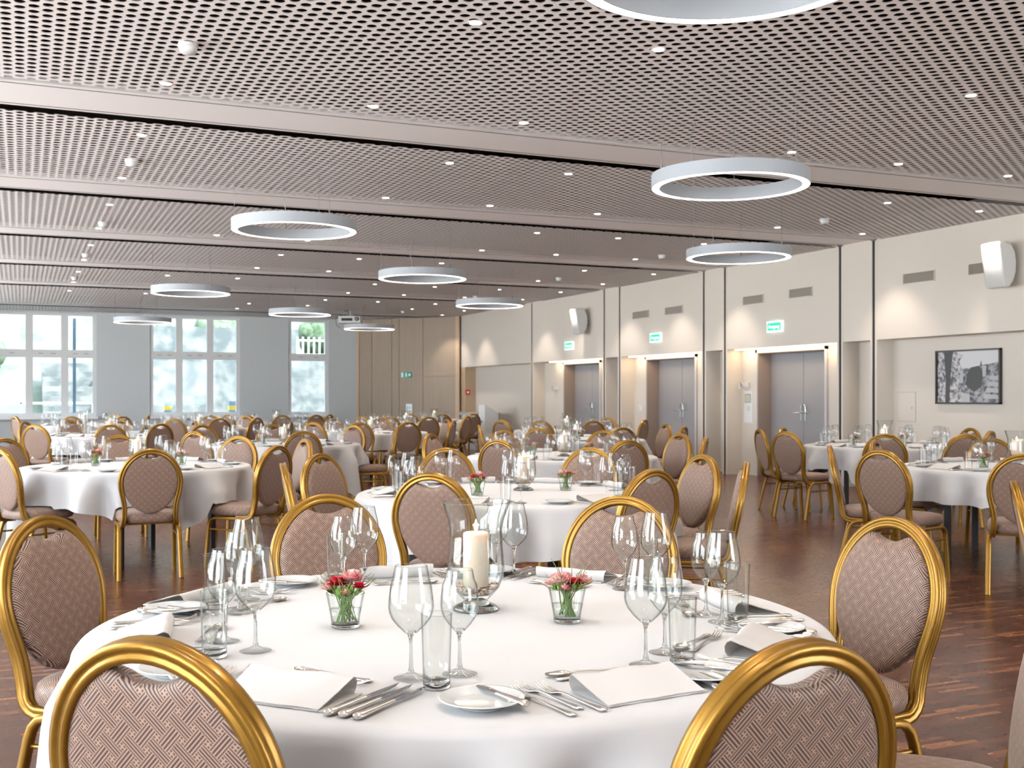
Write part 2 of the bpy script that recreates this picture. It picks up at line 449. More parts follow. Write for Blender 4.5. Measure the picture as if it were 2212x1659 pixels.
# window wall
WIN = [(-2.2, 1.83, [-1.1, .22, 1.06]), (3.16, 5.52, [3.92, 4.73]), (6.86, 8.0, [])]
fw = MB(); xs = [LX - .3] + [v for a, b, _ in WIN for v in (a, b)] + [12.6]
for i in range(0, len(xs), 2): fw.box((xs[i], FY, 0), (xs[i + 1], FY + .3, CEIL + .5))
for a, b, _ in WIN: fw.box((a, FY, 0), (b, FY + .3, .78)); fw.box((a, FY, CEIL - .04), (b, FY + .3, CEIL + .5))
struct('wall_far', fw, pier_m)
for i, (a, b, mull) in enumerate(WIN):
    wi = tag(link('window_%d' % (i + 1), None, None, (0, FY, 0)), kind='structure')
    fr = MB(); zt = CEIL - .04; zb = .80
    for x0, x1 in [(a, a + .09), (b - .09, b)] + [(m_ - .085, m_ + .085) for m_ in mull]: fr.box((x0, .04, zb), (x1, .14, zt))
    fr.box((a, .045, zb), (b, .135, zb + .1)); fr.box((a, .045, zt - .06), (b, .135, zt)); fr.box((a, .03, 2.33), (b, .15, 2.53))
    sp = [a] + mull + [b]
    for k in range(len(sp) - 1):
        m0 = sp[k] + .09; m1 = sp[k + 1] - .09
        for dx in (.28, .72): x = m0 + (m1 - m0) * dx; fr.box((x - .06, .018, 2.425), (x + .06, .03, 2.445), 1)
    link('window_frame', fr.mesh('window_frame', [trimw_m, greylac_m]), wi)
    link('window_pane', MB().box((a, .085, zb), (b, .09, zt)).mesh('window_pane', pane_m), wi)
    link('window_sill', MB().box((a - .03, -.16, .74), (b + .03, .06, .80)).mesh('window_sill', sill_m), wi)
lw = MB(); lo = [(-2.5, 1.2), (2.6, 6.4), (7.8, 11.6), (13, 16.8), (18.2, 22), (23.4, 27.2)]
prev = BY
for a, b in lo + [(FY, FY)]:
    lw.box((LX - .3, prev, 0), (LX, a, CEIL + .5)); prev = b
for a, b in lo: lw.box((LX - .3, a, 0), (LX, b, .3)); lw.box((LX - .3, a, 3.42), (LX, b, CEIL + .5))
struct('wall_left', lw, wall_m)
struct('wall_back', MB().box((LX - .3, BY - .3, 0), (5.0, BY, CEIL + .5)).box((10.4, BY - .3, 0), (12.6, BY, CEIL + .5)).box((5.0, BY - .3, 0), (10.4, BY, .3)).box((5.0, BY - .3, 3.42), (10.4, BY, CEIL + .5)), wall_m)  # unseen wall; its wide opening is added to brighten the ceiling at right

# ------------------------------------------------------------------ outside the windows
struct('ground_outside', MB().box((-60, FY + .35, -.5), (50, 90, .15)), yard_m)
struct('ground_bounce', MB().box((-60, -40, -.5), (LX - .35, FY + .35, -.05)).box((LX - .35, -40, -.5), (50, BY - .35, -.05)), bounce_m)  # unseen pale ground, added to bounce sunlight up onto the ceiling
g = MB(); rows = []
for i in range(14):
    y = 40 + i * 2.2; rows.append([(x, y + 1.2 * math.sin(x * .12), .15 + max(0, i) * .95 + .35 * math.sin(x * .35 + i) * (i > 0)) for x in range(-40, 31, 2)])
g.grid(rows); tag(struct('hillside', g, grass_m), kind='structure')
tag(link('retaining_wall', MB().box((3.2, 38.2, .15), (16, 38.9, 2.7)).mesh('retaining_wall', stone_m)), 'pale dry stone retaining wall seen through the middle and right windows', 'wall')
tag(link('stone_steps', (lambda m: [m.box((.7, 38.6 + .32 * k, .15), (3.1, 38.92 + .32 * k, .32 + .17 * k)) for k in range(14)][-1])(MB()).mesh('stone_steps', stone_m)), 'flight of pale stone steps climbing the slope behind the left window', 'steps')
def bush(loc, r, label):
    b = MB()
    for k in range(14):
        a = random.random() * 2 * PI; q = random.random() * r * .7
        b.ball((q * math.cos(a), q * math.sin(a) * .6, r * (.3 + .5 * random.random())), r * (.35 + .2 * random.random()), 10, 7)
    tag(link('garden_bush', b.mesh('garden_bush', bush_m), None, loc), label, 'bush', 'bushes on the slope outside')
tag(link('terrace_wall', MB().box((3.4, 39.8, 1.5), (9.2, 40.3, 3.75)).mesh('terrace_wall', stone_m)), 'upper stone terrace wall set back behind the middle window', 'wall')
bush((4.6, 41.4, 3.0), .95, 'pale green bush over the terrace wall, left pane of the middle window')
bush((6.6, 41.6, 3.1), 1.0, 'green bush over the terrace wall, centre pane of the middle window')
bush((10.4, 41.0, 2.9), 1.25, 'green bush above the white fence in the narrow right window')
bush((-1.5, 44, 2.0), 1.2, 'pale bush far up the slope behind the left window')
fe = MB(); fe.box((9.0, 39.2, 3.3), (13, 39.26, 3.36)); fe.box((9.0, 39.2, 2.8), (13, 39.26, 2.86))
for k in range(20): fe.box((9.0 + k * .2, 39.19, 2.6), (9.05 + k * .2, 39.27, 3.45))
tag(link('picket_fence', fe.mesh('picket_fence', trimw_m)), 'white picket fence on top of the stone wall in the right window', 'fence')
tag(link('pale_house', MB().box((-9, 47, 2), (0, 52, 9)).mesh('pale_house', bld_m)), 'pale rendered house at the top of the slope behind the left window', 'house')
rl = MB()
for z in (.62, 1.1): rl.box((-14, 36.0, z), (2.2, 36.05, z + .06))
for k in range(9): rl.box((-14 + 2 * k, 36.0, .15), (-13.94 + 2 * k, 36.05, 1.15))
tag(link('white_railing', rl.mesh('white_railing', trimw_m)), 'white metal railing crossing low behind the left window', 'railing')
for u, lab in ((362, 'left'), (501, 'right')):
    p = UV(u, 32.4); b = MB()
    for k in range(8): b.box((-.1, -.1, .15 + k * .13), (.1, .1, .28 + k * .13), k % 2)
    tag(link('bollard', b.mesh('bollard', [yel_m, blu_m] if lab == 'left' else [yel_m, blu_m]), None, (p.x, p.y, 0)), 'yellow and grey banded bollard outside the %s pane of the middle window' % lab, 'bollard', 'banded bollards')
tag(link('window_post', MB().box((1.28, 31.6, .15), (1.36, 31.68, 3.4)).mesh('window_post', blu_m)), 'slim dark post outside the right pane of the left window', 'post')

# ------------------------------------------------------------------ wall fittings
def on_wall(y, z): return (WX, y, z)
for y0, y1, z, lab in ((11.10, 11.68, 2.92, 'left vent on the wall bay above the framed picture'), (10.13, 10.54, 2.93, 'vent half behind the nearer loudspeaker'), (14.78, 15.34, 2.91, 'left vent above the nearest door'), (13.57, 14.13, 2.925, 'right vent above the nearest door'),
                       (18.36, 18.98, 2.91, 'left vent above the middle door'), (17.18, 17.78, 2.91, 'right vent above the middle door')):
    v = thing('air_vent', 'beige slotted air ' + lab, 'vent', (WX, (y0 + y1) / 2, z), 0, 'air vents on the right wall'); h = (y1 - y0) / 2
    fr = MB(); fr.box((-.012, -h, -.075), (.002, h, -.065)); fr.box((-.012, -h, .065), (.002, h, .075)); fr.box((-.012, -h, -.075), (.002, -h + .01, .075)); fr.box((-.012, h - .01, -.075), (.002, h, .075))
    link('frame', fr.mesh('vent_frame', wall_m), v)
    gr = MB(); gr.box((-.003, -h, -.07), (.001, h, .07), 1)
    n = int(2 * h / .02)
    for k in range(n): gr.box((-.010, -h + .012 + k * .02, -.066), (-.002, -h + .021 + k * .02, .066), 0)
    link('grille', gr.mesh('vent_grille', [grille_m, void_m]), v)
def text_mesh(body, size, m, ex=.002):
    c = bpy.data.curves.new('txt', 'FONT'); c.body = body; c.size = size; c.extrude = ex; c.align_x = 'CENTER'; c.align_y = 'CENTER'
    o = bpy.data.objects.new('txt', c); COL.objects.link(o); bpy.context.view_layer.update()
    me = bpy.data.meshes.new_from_object(o.evaluated_get(bpy.context.evaluated_depsgraph_get())); bpy.data.objects.remove(o); bpy.data.curves.remove(c)
    me.materials.clear(); me.materials.append(m); return me
TM = text_mesh('Ausgang', .085, whitel_m)
for y, lab in ((14.46, 'nearest'), (18.08, 'middle'), (21.70, 'farthest')):
    e = thing('exit_sign', 'lit green Ausgang sign above the %s grey double door' % lab, 'exit sign', (WX, y, 2.435), 0, 'lit exit signs over the doors')
    link('sign_box', MB().box((-.04, -.185, -.085), (0, .185, .085)).mesh('sign_box', whitel_m), e)
    link('sign_face', MB().box((-.043, -.17, -.062), (-.040, .17, .062)).mesh('sign_face', greenl_m), e)
    t = link('lettering', TM, e, (-.045, 0, 0)); t.rotation_euler = (PI / 2, 0, -PI / 2)
def speaker(y, z, lab):
    s_ = thing('wall_loudspeaker', lab, 'loudspeaker', (WX, y, z), 0, 'white loudspeakers on the right wall')
    b = MB(); prof = [(-.36, .27), (-.375, .255), (-.285, -.255), (-.265, -.27), (-.20, -.27), (-.135, -.20), (-.095, -.09), (-.085, .03), (-.105, .15), (-.16, .24), (-.22, .27)]
    ya = [(-.145, .90), (-.14, .97), (-.12, 1), (.12, 1), (.14, .97), (.145, .90)]        # front baffle tipped down, rounded back towards the wall
    rows = [[(-.23 + (px + .23) * k_, y_, pz * k_) for px, pz in prof] for y_, k_ in ya]
    b.grid(rows, True); b.cap(rows[0], flip=True); b.cap(rows[-1])
    link('cabinet', b.mesh('speaker_cabinet', plast_m), s_)
    link('bracket', MB().tube([(0, 0, -.02), (-.06, 0, -.03), (-.12, 0, 0)], .018).box((-.012, -.04, -.09), (0, .04, .05)).mesh('speaker_bracket', greylac_m), s_)
speaker(9.86, 2.90, 'white wall loudspeaker at the right edge beside the air vent')
speaker(20.85, 2.90, 'white wall loudspeaker right of the farthest exit sign')
# picture
pf = thing('framed_picture', 'black framed black and white town photograph on the right wall', 'picture', (RX, 10.82, 1.58))
f = MB(); a, h_ = .54, .355
f.box((-.045, -a, h_ - .022), (0, a, h_)); f.box((-.045, -a, -h_), (0, a, -h_ + .022)); f.box((-.045, -a, -h_), (0, -a + .022, h_)); f.box((-.045, a - .022, -h_), (0, a, h_))
link('frame', f.mesh('picture_frame', dark_m), pf)
g0 = [mat('photo_grey_%d' % k, (v, v, v * 1.02), .4) for k, v in enumerate((.52, .04, .10, .20, .36))]
tweak_noise(g0[2], (.035, .035, .042), (.30, .30, .33), 17); tweak_noise(g0[3], (.06, .06, .07), (.5, .48, .5), 22)
pm = MB()
def poly(pts, mi, dx):                                              # pts in picture coordinates, x 0..1 left to right, y 0..1 up
    o = len(pm.v); pm.v += [(-.02 - dx * .0004, (a - .022) * (1 - 2 * x), (h_ - .022) * (2 * y - 1)) for x, y in pts]; pm.face(list(range(o, o + len(pts))), mi, sm=False)
poly([(0, 0), (1, 0), (1, 1), (0, 1)], 0, 0)
poly([(.3, .62), (.45, .67), (.6, .66), (.7, .72), (.85, .74), (1, .78), (1, 0), (.3, 0)], 2, 1)
poly([(0, 0), (.42, 0), (.38, .35), (.42, .62), (.36, .8), (.42, .92), (.3, 1), (0, 1)], 3, 2)
poly([(.13, .0), (.2, 0), (.22, .5), (.26, 1), (.11, 1), (.14, .5)], 1, 3)
poly([(.46, .35), (.5, .58), (.55, .68), (.68, .71), (.73, .62), (.74, .45), (.72, .3), (.6, .2)], 1, 4)
poly([(.695, .7), (.715, .82), (.73, .7)], 1, 5)
poly([(.4, 0), (.54, 0), (.53, .16), (.38, .2)], 4, 5); poly([(.37, .38), (.43, .38), (.43, .55), (.36, .53)], 4, 5)
for k in range(4): poly([(.84 - .03 * k, .44 - .12 * k), (1, .42 - .12 * k), (1, .5 - .12 * k), (.86 - .03 * k, .52 - .12 * k)], 4, 6)
poly([(.74, .5), (.78, .5), (.8, .7), (.73, .72)], 4, 6)
link('photograph', pm.mesh('photograph', g0), pf)
cb = thing('wall_cabinet', 'flush cream wall cabinet door left of the framed picture', 'cabinet', (RX, 11.93, 1.18))
link('rebate', MB().box((-.003, -.178, -.208), (0, .178, .208)).mesh('cabinet_rebate', grille_m), cb)
link('door', MB().box((-.008, -.17, -.2), (0, .17, .2)).mesh('cabinet_door', wall_m), cb)
link('lock', MB().box((-.014, -.12, -.03), (-.006, -.10, 0)).mesh('cabinet_lock', greylac_m), cb)
# control panels beside the doors
pn = thing('wall_control_panel', 'wall panel with small framed display left of the nearest door', 'control panel', (RX, 15.60, 1.16))
link('plate', MB().box((-.008, -.12, -.28), (0, .12, .26)).mesh('panel_plate', trimw_m), pn)
link('display', MB().box((-.022, -.085, .06), (-.006, .085, .21)).box((-.024, -.07, .075), (-.020, .07, .195), 1).mesh('panel_display', [steel_m, mat('display_olive', (.42, .42, .33), .3)]), pn)
link('socket', MB().box((-.014, -.04, -.08), (-.006, .04, 0)).mesh('panel_socket', plast_m), pn)
for y, x_, lab in ((15.62, RX, 'white presence sensor bracket on the wall above the control panel'), (22.93, RX, 'small white sensor on the wall left of the farthest door')):
    sn = thing('wall_sensor', lab, 'sensor', (x_, y, 1.52), 0, 'small wall sensors')
    link('housing', MB().box((-.05, -.06, -.04), (0, .06, .04)).mesh('sensor_housing', plast_m), sn)
    link('arm', MB().box((-.12, .05, -.02), (-.02, .09, .03)).box((-.13, .05, -.07), (-.10, .09, .03)).mesh('sensor_arm', plast_m), sn)
sw = thing('light_switch', 'white light switch plate left of the middle door', 'switch', (RX, 19.2, 1.1)); link('plate', MB().box((-.01, -.05, -.05), (0, .05, .05)).mesh('switch_plate', trimw_m), sw); link('rocker', MB().box((-.015, -.03, -.03), (-.009, .03, .03)).mesh('switch_rocker', plast_m), sw)
# far corner
em = link('escape_sign', None); em.location = wp(1.72, .035, 1.93); em.rotation_euler = (0, 0, math.atan2(nv.y, nv.x) + PI / 2)
tag(em, 'green and white running man escape sign on the oak corner wall', 'exit sign')
link('panel', MB().box((-.17, -.02, -.075), (.17, 0, .075)).mesh('escape_panel', green_m), em)
mm = MB()
def P2(pts, y=-.022): o = len(mm.v); mm.v += [(x, y, z) for x, z in pts]; mm.face(list(range(o, o + len(pts))), 0, sm=False)
P2([(-.16, -.065), (-.09, -.065), (-.09, .065), (-.16, .065)])
P2([(-.045, -.06), (-.02, -.06), (.0, -.01), (.02, -.06), (.045, -.06), (.02, .03), (.03, .035), (.03, .045), (-.03, .045), (-.03, .02), (-.015, .02)]); P2([(-.01, .048), (.01, .048), (.01, .066), (-.01, .066)])
P2([(.08, -.045), (.12, -.012), (.12, -.035), (.15, -.035), (.15, .035), (.12, .035), (.12, .012), (.08, .045)])
link('pictogram', mm.mesh('escape_pictogram', signw_m), em)
fc = thing('fire_call_point', 'small red fire alarm box on the oak post in the far corner', 'fire alarm', (WX - .02, 28.12, 1.44)); fc.location = (RX - .25, 27.93, 1.44)
link('housing', MB().box((-.06, -.05, -.07), (.06, .0, .07)).mesh('alarm_box', redbox_m), fc); link('button', MB().box((-.025, -.056, -.025), (.025, -.05, .025)).mesh('alarm_button', signw_m), fc)
def upright(u, d, name, lab, cat):
    p = UV(u, d); return thing(name, lab, cat, p, 0)
lc = upright(1034, 27.3, 'lectern', 'white lectern with sloping top against the far right wall', 'lectern'); lc.location.x = 10.55
b = MB(); o = 0
b.v += [(-.16, -.2, 0), (.2, -.2, 0), (.2, .2, 0), (-.16, .2, 0), (-.16, -.2, 1.12), (.2, -.2, .92), (.2, .2, .92), (-.16, .2, 1.12)]
for q in ((0, 3, 2, 1), (4, 5, 6, 7), (0, 1, 5, 4), (1, 2, 6, 5), (2, 3, 7, 6), (3, 0, 4, 7)): b.face(q, sm=False)
link('body', b.mesh('lectern_body', trimw_m), lc); link('label_plate', MB().box((-.168, -.06, .68), (-.16, .06, .73)).mesh('lectern_plate', blu_m), lc)
gc = thing('grey_cabinet', 'low grey cabinet beside the white lectern', 'cabinet', (10.66, 26.1, 0)); link('body', MB().box((-.3, -.55, 0), (.32, .5, .92)).mesh('cabinet_body', greylac_m), gc); link('door', MB().box((-.315, -.52, .05), (-.3, .47, .88)).mesh('cabinet_front', greylac_m), gc)
ns = link('notice_board', None); ns.location = wp(1.62, .04, .92); ns.rotation_euler = (0, 0, math.atan2(nv.y, nv.x) + PI / 2); tag(ns, 'pale blue notice panel low on the oak corner wall', 'sign')
link('board', MB().box((-.1, -.02, -.2), (.1, 0, .2)).mesh('notice', signw_m), ns); link('marking', MB().box((-.07, -.024, -.14), (-.05, -.02, .14)).box((-.03, -.024, .08), (.06, -.02, .1)).mesh('notice_mark', blu_m), ns)

# ------------------------------------------------------------------ ceiling fittings
def ring_maker():
    r = thing('ring_lamp', 'x', 'ceiling lamp', (0, 0, 0)); R1, R0, H = .59, .525, .10
    h = MB(); n = 96
    prof = [(R0, 0), (R0, H), (R1, H), (R1, 0), (R1 - .006, 0), (R1 - .008, .006), (R0 + .008, .006), (R0 + .006, 0), (R0, 0)]
    for i in range(len(prof) - 1): h.lathe([prof[i], prof[i + 1]], n)
    link('housing', h.mesh('ring_housing', lamp_m), r)
    link('diffuser', MB().lathe([(R1 - .007, .003), (R0 + .007, .003)], n).mesh('ring_diffuser', ringe_m), r)
    for k in range(3):
        a = 2 * PI * k / 3 + .5; x, y = .557 * math.cos(a), .557 * math.sin(a)
        c = MB().tube([(x, y, H), (x, y, CEIL - RZ)], .0016, 6).tube([(x, y, H), (x, y, H + .05)], .006, 8); link('cable', c.mesh('ring_cable', cable_m), r)
    a = 1.1; x, y = .557 * math.cos(a), .557 * math.sin(a); z1 = CEIL - RZ
    link('power_cord', MB().tube([(x, y, H), (x, y, H + .18), (x - .03, y, H + .30), (x - .02, y + .02, z1 - .12), (x + .02, y, z1)], .004, 6).mesh('ring_cord', cable_m), r)
    return r
RZ = 2.90
for X, Y, lab in ((2.4, 3.45, 'large ring lamp cut off by the top edge of the picture'), (4.9, 7.0, 'largest complete ring lamp, hanging at the upper right'), (2.4, 10.55, 'ring lamp hanging left of centre, upper of the left pair'), (7.5, 10.55, 'ring lamp below the largest one, in front of the right wall'),
                  (4.95, 14.15, 'ring lamp in the middle of the ceiling'), (2.4, 17.6, 'left ring lamp in front of the gap between left and middle windows'), (7.5, 17.9, 'ring lamp above the white bulkhead left of the farthest doors'), (4.95, 21.3, 'ring lamp near the top of the narrow right window'), (2.4, 24.9, 'smallest ring lamp on the left between two windows'), (7.5, 25.2, 'smallest ring lamp below the projector')):
    place('ring', ring_maker, (X, Y, RZ), random.random() * 0 + .4, 'white glowing ' + lab, 'ring lamps')
def dl_maker():
    r = thing('downlight', 'x', 'downlight')
    link('trim_ring', MB().lathe([(.036, -.001), (.046, -.004), (.050, 0)], 20).mesh('downlight_trim', trimw_m), r)
    link('lens', MB().lathe([(.036, -.0015), (.0001, -.0015)], 20).mesh('downlight_lens', dle_m), r)
    return r
XS = [.94, 2.45, 3.70, 4.95, 6.35, 7.59, 9.0, 10.4]
ROWS = [(6.06, (1, 2, 4)), (8.12, (0, 1, 2, 4, 5, 6)), (9.8, (0, 2, 3, 6, 7)), (11.8, (0, 2, 3, 4, 6, 7)), (13.5, (0, 4, 5, 6)), (15.45, (0, 1, 2, 4, 5, 6, 7)), (17.2, (0, 2, 3, 4, 6, 7)), (19.1, (0, 2, 3, 4, 6, 7)),
        (20.95, (0, 1, 2, 4, 5, 6, 7)), (22.9, (0, 1, 4, 5, 6, 7)), (24.8, (0, 1, 4, 5, 6)), (26.5, (3, 4, 6, 7)), (28.1, (3, 7))]
SP = bpy.data.lights.new('downlight_beam', 'SPOT'); SP.energy = 72; SP.spot_size = math.radians(88); SP.spot_blend = .55; SP.color = (1, .86, .72); SP.shadow_soft_size = .05
ORD = ['first', 'second', 'third', 'fourth', 'fifth', 'sixth', 'seventh', 'eighth', 'ninth', 'tenth', 'eleventh', 'twelfth', 'thirteenth']
for i, (y, cols) in enumerate(ROWS):
    for j, c in enumerate(cols):
        place('dl', dl_maker, (XS[c], y, CEIL - .001), 0, 'recessed downlight, %s from the left in the %s row from the front' % (ORD[j], ORD[i]), 'recessed ceiling downlights')
        s_ = bpy.data.objects.new('downlight_beam', SP); COL.objects.link(s_); s_.location = (XS[c], y, CEIL - .02)
for y in (4.3, 2.7, .8, -1.2):
    for c in (0, 2, 4, 6):
        s_ = bpy.data.objects.new('downlight_beam', SP); COL.objects.link(s_); s_.location = (XS[c], y, CEIL - .02)
def smoke_maker():
    r = thing('smoke_detector', 'x', 'smoke detector')
    link('base', MB().lathe([(.0001, 0), (.062, 0), (.062, -.02), (.055, -.024)], 24).mesh('detector_base', plast_m), r)
    b = MB().lathe([(.055, -.024), (.052, -.05), (.04, -.062), (.0001, -.064)], 24); link('head', b.mesh('detector_head', plast_m), r)
    return r
for k, (x, y, lab) in enumerate(((.96, 7.15, 'at the upper left, nearest of all'), (.95, 10.86, 'second on the left side'), (.96, 14.89, 'third on the left side'), (.93, 18.28, 'fourth on the left side'), (.92, 21.9, 'fifth on the left side'), (9.1, 11.0, 'nearest on the right side'), (9.1, 14.8, 'second on the right side, left of a ring lamp'), (9.1, 18.4, 'third on the right side'), (9.1, 22.5, 'fourth on the right side'), (9.0, 27.2, 'farthest, before the oak wall'))):
    place('smoke', smoke_maker, (x, y, CEIL), 0, 'white smoke detector on the ceiling, ' + lab, 'ceiling smoke detectors')
pp_ = UV(757, 28.3, 3.19)
pj = thing('projector', 'pale grey ceiling projector hanging right of the narrow window', 'projector', pp_, -.42)
link('body', MB().box((-.28, -.2, 0), (.28, .2, .17)).mesh('projector_body', plast_m), pj)
link('lens', MB().lathe([(.05, 0), (.05, .05), (.03, .05)], 20, (0, 0, 0)).mesh('projector_lens', black_m), pj, (.19, -.2, .1)).rotation_euler = (PI / 2, 0, 0)
link('grille', MB().box((-.2, -.206, .05), (.08, -.2, .12)).mesh('projector_grille', black_m), pj)
link('mount', MB().tube([(0, 0, .17), (0, 0, .33)], .02).box((-.1, -.1, .17), (.1, .1, .2)).mesh('projector_mount', greylac_m), pj)
link('cord', MB().tube([(-.05, .0, .33), (-.24, -.05, .25), (-.36, -.1, .1), (-.34, -.1, -.05), (-.25, -.12, -.12)], .012, 6).mesh('projector_cord', cable_m), pj)

# ------------------------------------------------------------------ banquet chair
def smooth(t): t = max(0, min(1, t)); return t * t * (3 - 2 * t)
def back_y(z): return -.205 - (z - .45) * .20
def frame_x(z):
    if z >= .70: return .206 * math.sqrt(max(0, 1 - ((z - .70) / .229) ** 2))
    return .206 - .030 * smooth((.70 - z) / .19)
def chair_maker():
    c = thing('banquet_chair', 'x', 'chair')
    half = []
    for k in range(15):                                              # top arc down to the widest place
        a = PI / 2 * k / 14; z = .70 + .229 * math.cos(a); half.append((.206 * math.sin(a), back_y(z), z))
    for z in (.66, .62, .58, .545, .51, .48, .455): half.append((frame_x(z), back_y(z), z))
    x = frame_x(.45)
    for a in (.35, .75, 1.15, 1.5): half.append((x + .008 * a, -.145 - .06 * math.cos(a), .455 - .062 * math.sin(a)))
    half.append((x + .015, -.06, .392))
    path = [(-p[0], p[1], p[2]) for p in half[::-1]] + half[1:]
    W_, D_ = .0165, .0175                                             # grooved rectangular tube
    prof = [(-W_, -D_), (-.006, -D_ * 1.12), (-.003, -D_ * .9), (.003, -D_ * .9), (.006, -D_ * 1.12), (W_, -D_), (W_ * 1.1, -.007), (W_ * .88, -.003), (W_ * .88, .003), (W_ * 1.1, .007), (W_, D_), (.006, D_ * 1.12), (.003, D_ * .9), (-.003, D_ * .9), (-.006, D_ * 1.12), (-W_, D_), (-W_ * 1.1, .007), (-W_ * .88, .003), (-W_ * .88, -.003), (-W_ * 1.1, -.007)]
    m = MB(); P = [Vector(p) for p in path]; rows = []
    for i, p in enumerate(P):
        t = (P[min(i + 1, len(P) - 1)] - P[max(i - 1, 0)]).normalized()
        # outward normal: inside the frame's own leaning plane, perpendicular to the tangent
        xax = Vector((1, 0, 0)); u2 = Vector((0, 0, 1)) if abs(t.y) < .6 else Vector((0, 0, 1))
        pn_ = Vector((0, 1, .2)).normalized()                         # normal of the leaning plane, towards the table
        if p.z < .455: pn_ = (xax * (1 if p.x > 0 else -1)).cross(t); pn_ = pn_ if pn_.dot(Vector((0, 1, .2))) > 0 else -pn_
        pn_.normalize(); side = t.cross(pn_).normalized(); b_ = side.cross(t).normalized()
        if b_.dot(pn_) < 0: b_ = -b_
        rows.append([p + side * a + b_ * q for a, q in prof])
    m.grid(rows, True, sm=True); m.cap(rows[0]); m.cap(rows[-1])
    link('back_frame', m.mesh('back_frame', gold_m), c)
    # oval pad, scooped at the top to leave the grip hole
    n = 72; out = []
    for k in range(n):
        a = 2 * PI * k / n; sx, cz = math.sin(a), math.cos(a)
        if cz >= 0:
            z = .70 + .214 * cz; xx = .191 * sx
            zl = .872 + .030 * min(1, (abs(xx) / .085)) ** 2
            if abs(xx) < .085: z = min(z, zl)
        else:
            z = .70 + .225 * cz; xx = .191 * sx * (1 - .05 * abs(cz))
        out.append((xx, z))
    m = MB(); cz0 = .69
    for sgn, bulge, mi in ((1, .030, 0), (-1, .012, 0)):
        rows = []; uvs = []
        for r, bu in ((1, 0), (.985, .45), (.95, .72), (.86, .9), (.65, .98), (.35, 1.0), (.001, 1.0)):
            rr = []; uu = []
            for xx, z in out:
                px = xx * r; pz = cz0 + (z - cz0) * r
                rr.append((px, back_y(pz) + sgn * (.006 + bulge * bu), pz + sgn * bulge * bu * .2)); uu.append((px + 1, pz))
            rows.append(rr); uvs.append(uu)
        m.grid(rows, True, uvs=uvs, flip=(sgn < 0))
    rows = [[(xx, back_y(z) - .006, z) for xx, z in out], [(xx, back_y(z) + .006, z) for xx, z in out]]
    m.grid(rows, True, uvs=[[(xx + 1, z) for xx, z in out], [(xx + 1, z + .012) for xx, z in out]])
    link('backrest', m.mesh('backrest', fab_m), c)
    # seat cushion
    m = MB(); rows = []; uvs = []
    for r, z in ((.0, .405), (.9, .405), (.97, .412), (1.0, .43), (1.0, .45), (.975, .468), (.92, .479), (.75, .487), (.4, .491), (.001, .492)):
        rr = []; uu = []
        for k in range(64):
            a = 2 * PI * k / 64; ca, sa = math.cos(a), math.sin(a); e = 1 / (abs(ca) ** 4.2 + abs(sa) ** 4.2) ** (1 / 4.2)
            y = sa * e * .215 * r; xx = ca * e * (.215 + .012 * sa) * r
            rr.append((xx, y + .01, z)); uu.append((xx + 3, y + (z - .47) * (1 if r > .9 else 0)))
        rows.append(rr); uvs.append(uu)
    m.grid(rows, True, uvs=uvs); link('seat', m.mesh('seat', fab_m), c)
    lp = [(-.011, -.0145), (-.004, -.0165), (.004, -.0165), (.011, -.0145), (.0125, -.005), (.0125, .005), (.011, .0145), (.004, .0165), (-.004, .0165), (-.011, .0145), (-.0125, .005), (-.0125, -.005)]
    for sx in (-1, 1):
        x = .207 * sx
        rear = [(x, .0, .388), (x, -.09, .388), (x, -.125, .380), (x, -.148, .358), (x + sx * .002, -.160, .325), (x + sx * .008, -.235, .0)]
        front = [(x, .0, .388), (x, .13, .388), (x, .162, .381), (x, .184, .360), (x, .193, .33), (x + sx * .006, .222, .0)]
        for pth in (rear, front): link('leg', MB().sweep(pth, lp, up=(sx, 0, 0)).mesh('chair_leg', gold_m), c)
        link('stretcher', MB().tube([(x, -.166, .30), (x, .195, .30)], .0075, 8).mesh('stretcher', gold_m), c)
    link('cross_rail', MB().box((-.205, -.03, .375), (.205, .01, .40)).box((-.205, .12, .375), (.205, .15, .40)).mesh('cross_rail', gold_m), c)
    return c

TOPD = 900.0                                                          # depth of a chair's top from its picture row
# tables: key, picture column of the centre, depth, phrase, detail level, cloth turn
TABLES = {
 'A': (996, 2.80, 'the nearest table', 1, .10),
 'B': (1104, 6.62, 'the table right behind the nearest', 2, .62),
 'C': (296, 9.15, 'the closest table on the left', 2, .32),
 'D': (1214, 10.7, 'the third table of the centre row', 3, .2),
 'E': (1246, 14.9, 'the fourth table of the centre row', 4, .5),
 'F': (1226, 19.0, 'the fifth table of the centre row', 4, .1),
 'G': (614, 13.4, 'the second table of the left row', 3, .7),
 'H': (801, 17.9, 'the third table of the left row', 4, .3),
 'I': (877, 22.4, 'the fourth table of the left row', 4, .9),
 'J': (940, 26.0, 'the last table before the oak wall', 4, .2),
 'K': (230, 16.5, 'the first table of the far left row', 4, .4),
 'L': (437, 20.6, 'the second table of the far left row', 4, .8),
 'M': (176, 22.4, 'the table below the left window', 4, .1),
 'N': (597, 24.2, 'the table below the narrow window', 4, .6),
 'O': (2196, 9.0, 'the closest table on the right', 2, .35),
 'P': (1910, 13.0, 'the table below the wall cabinet', 3, .75),
}
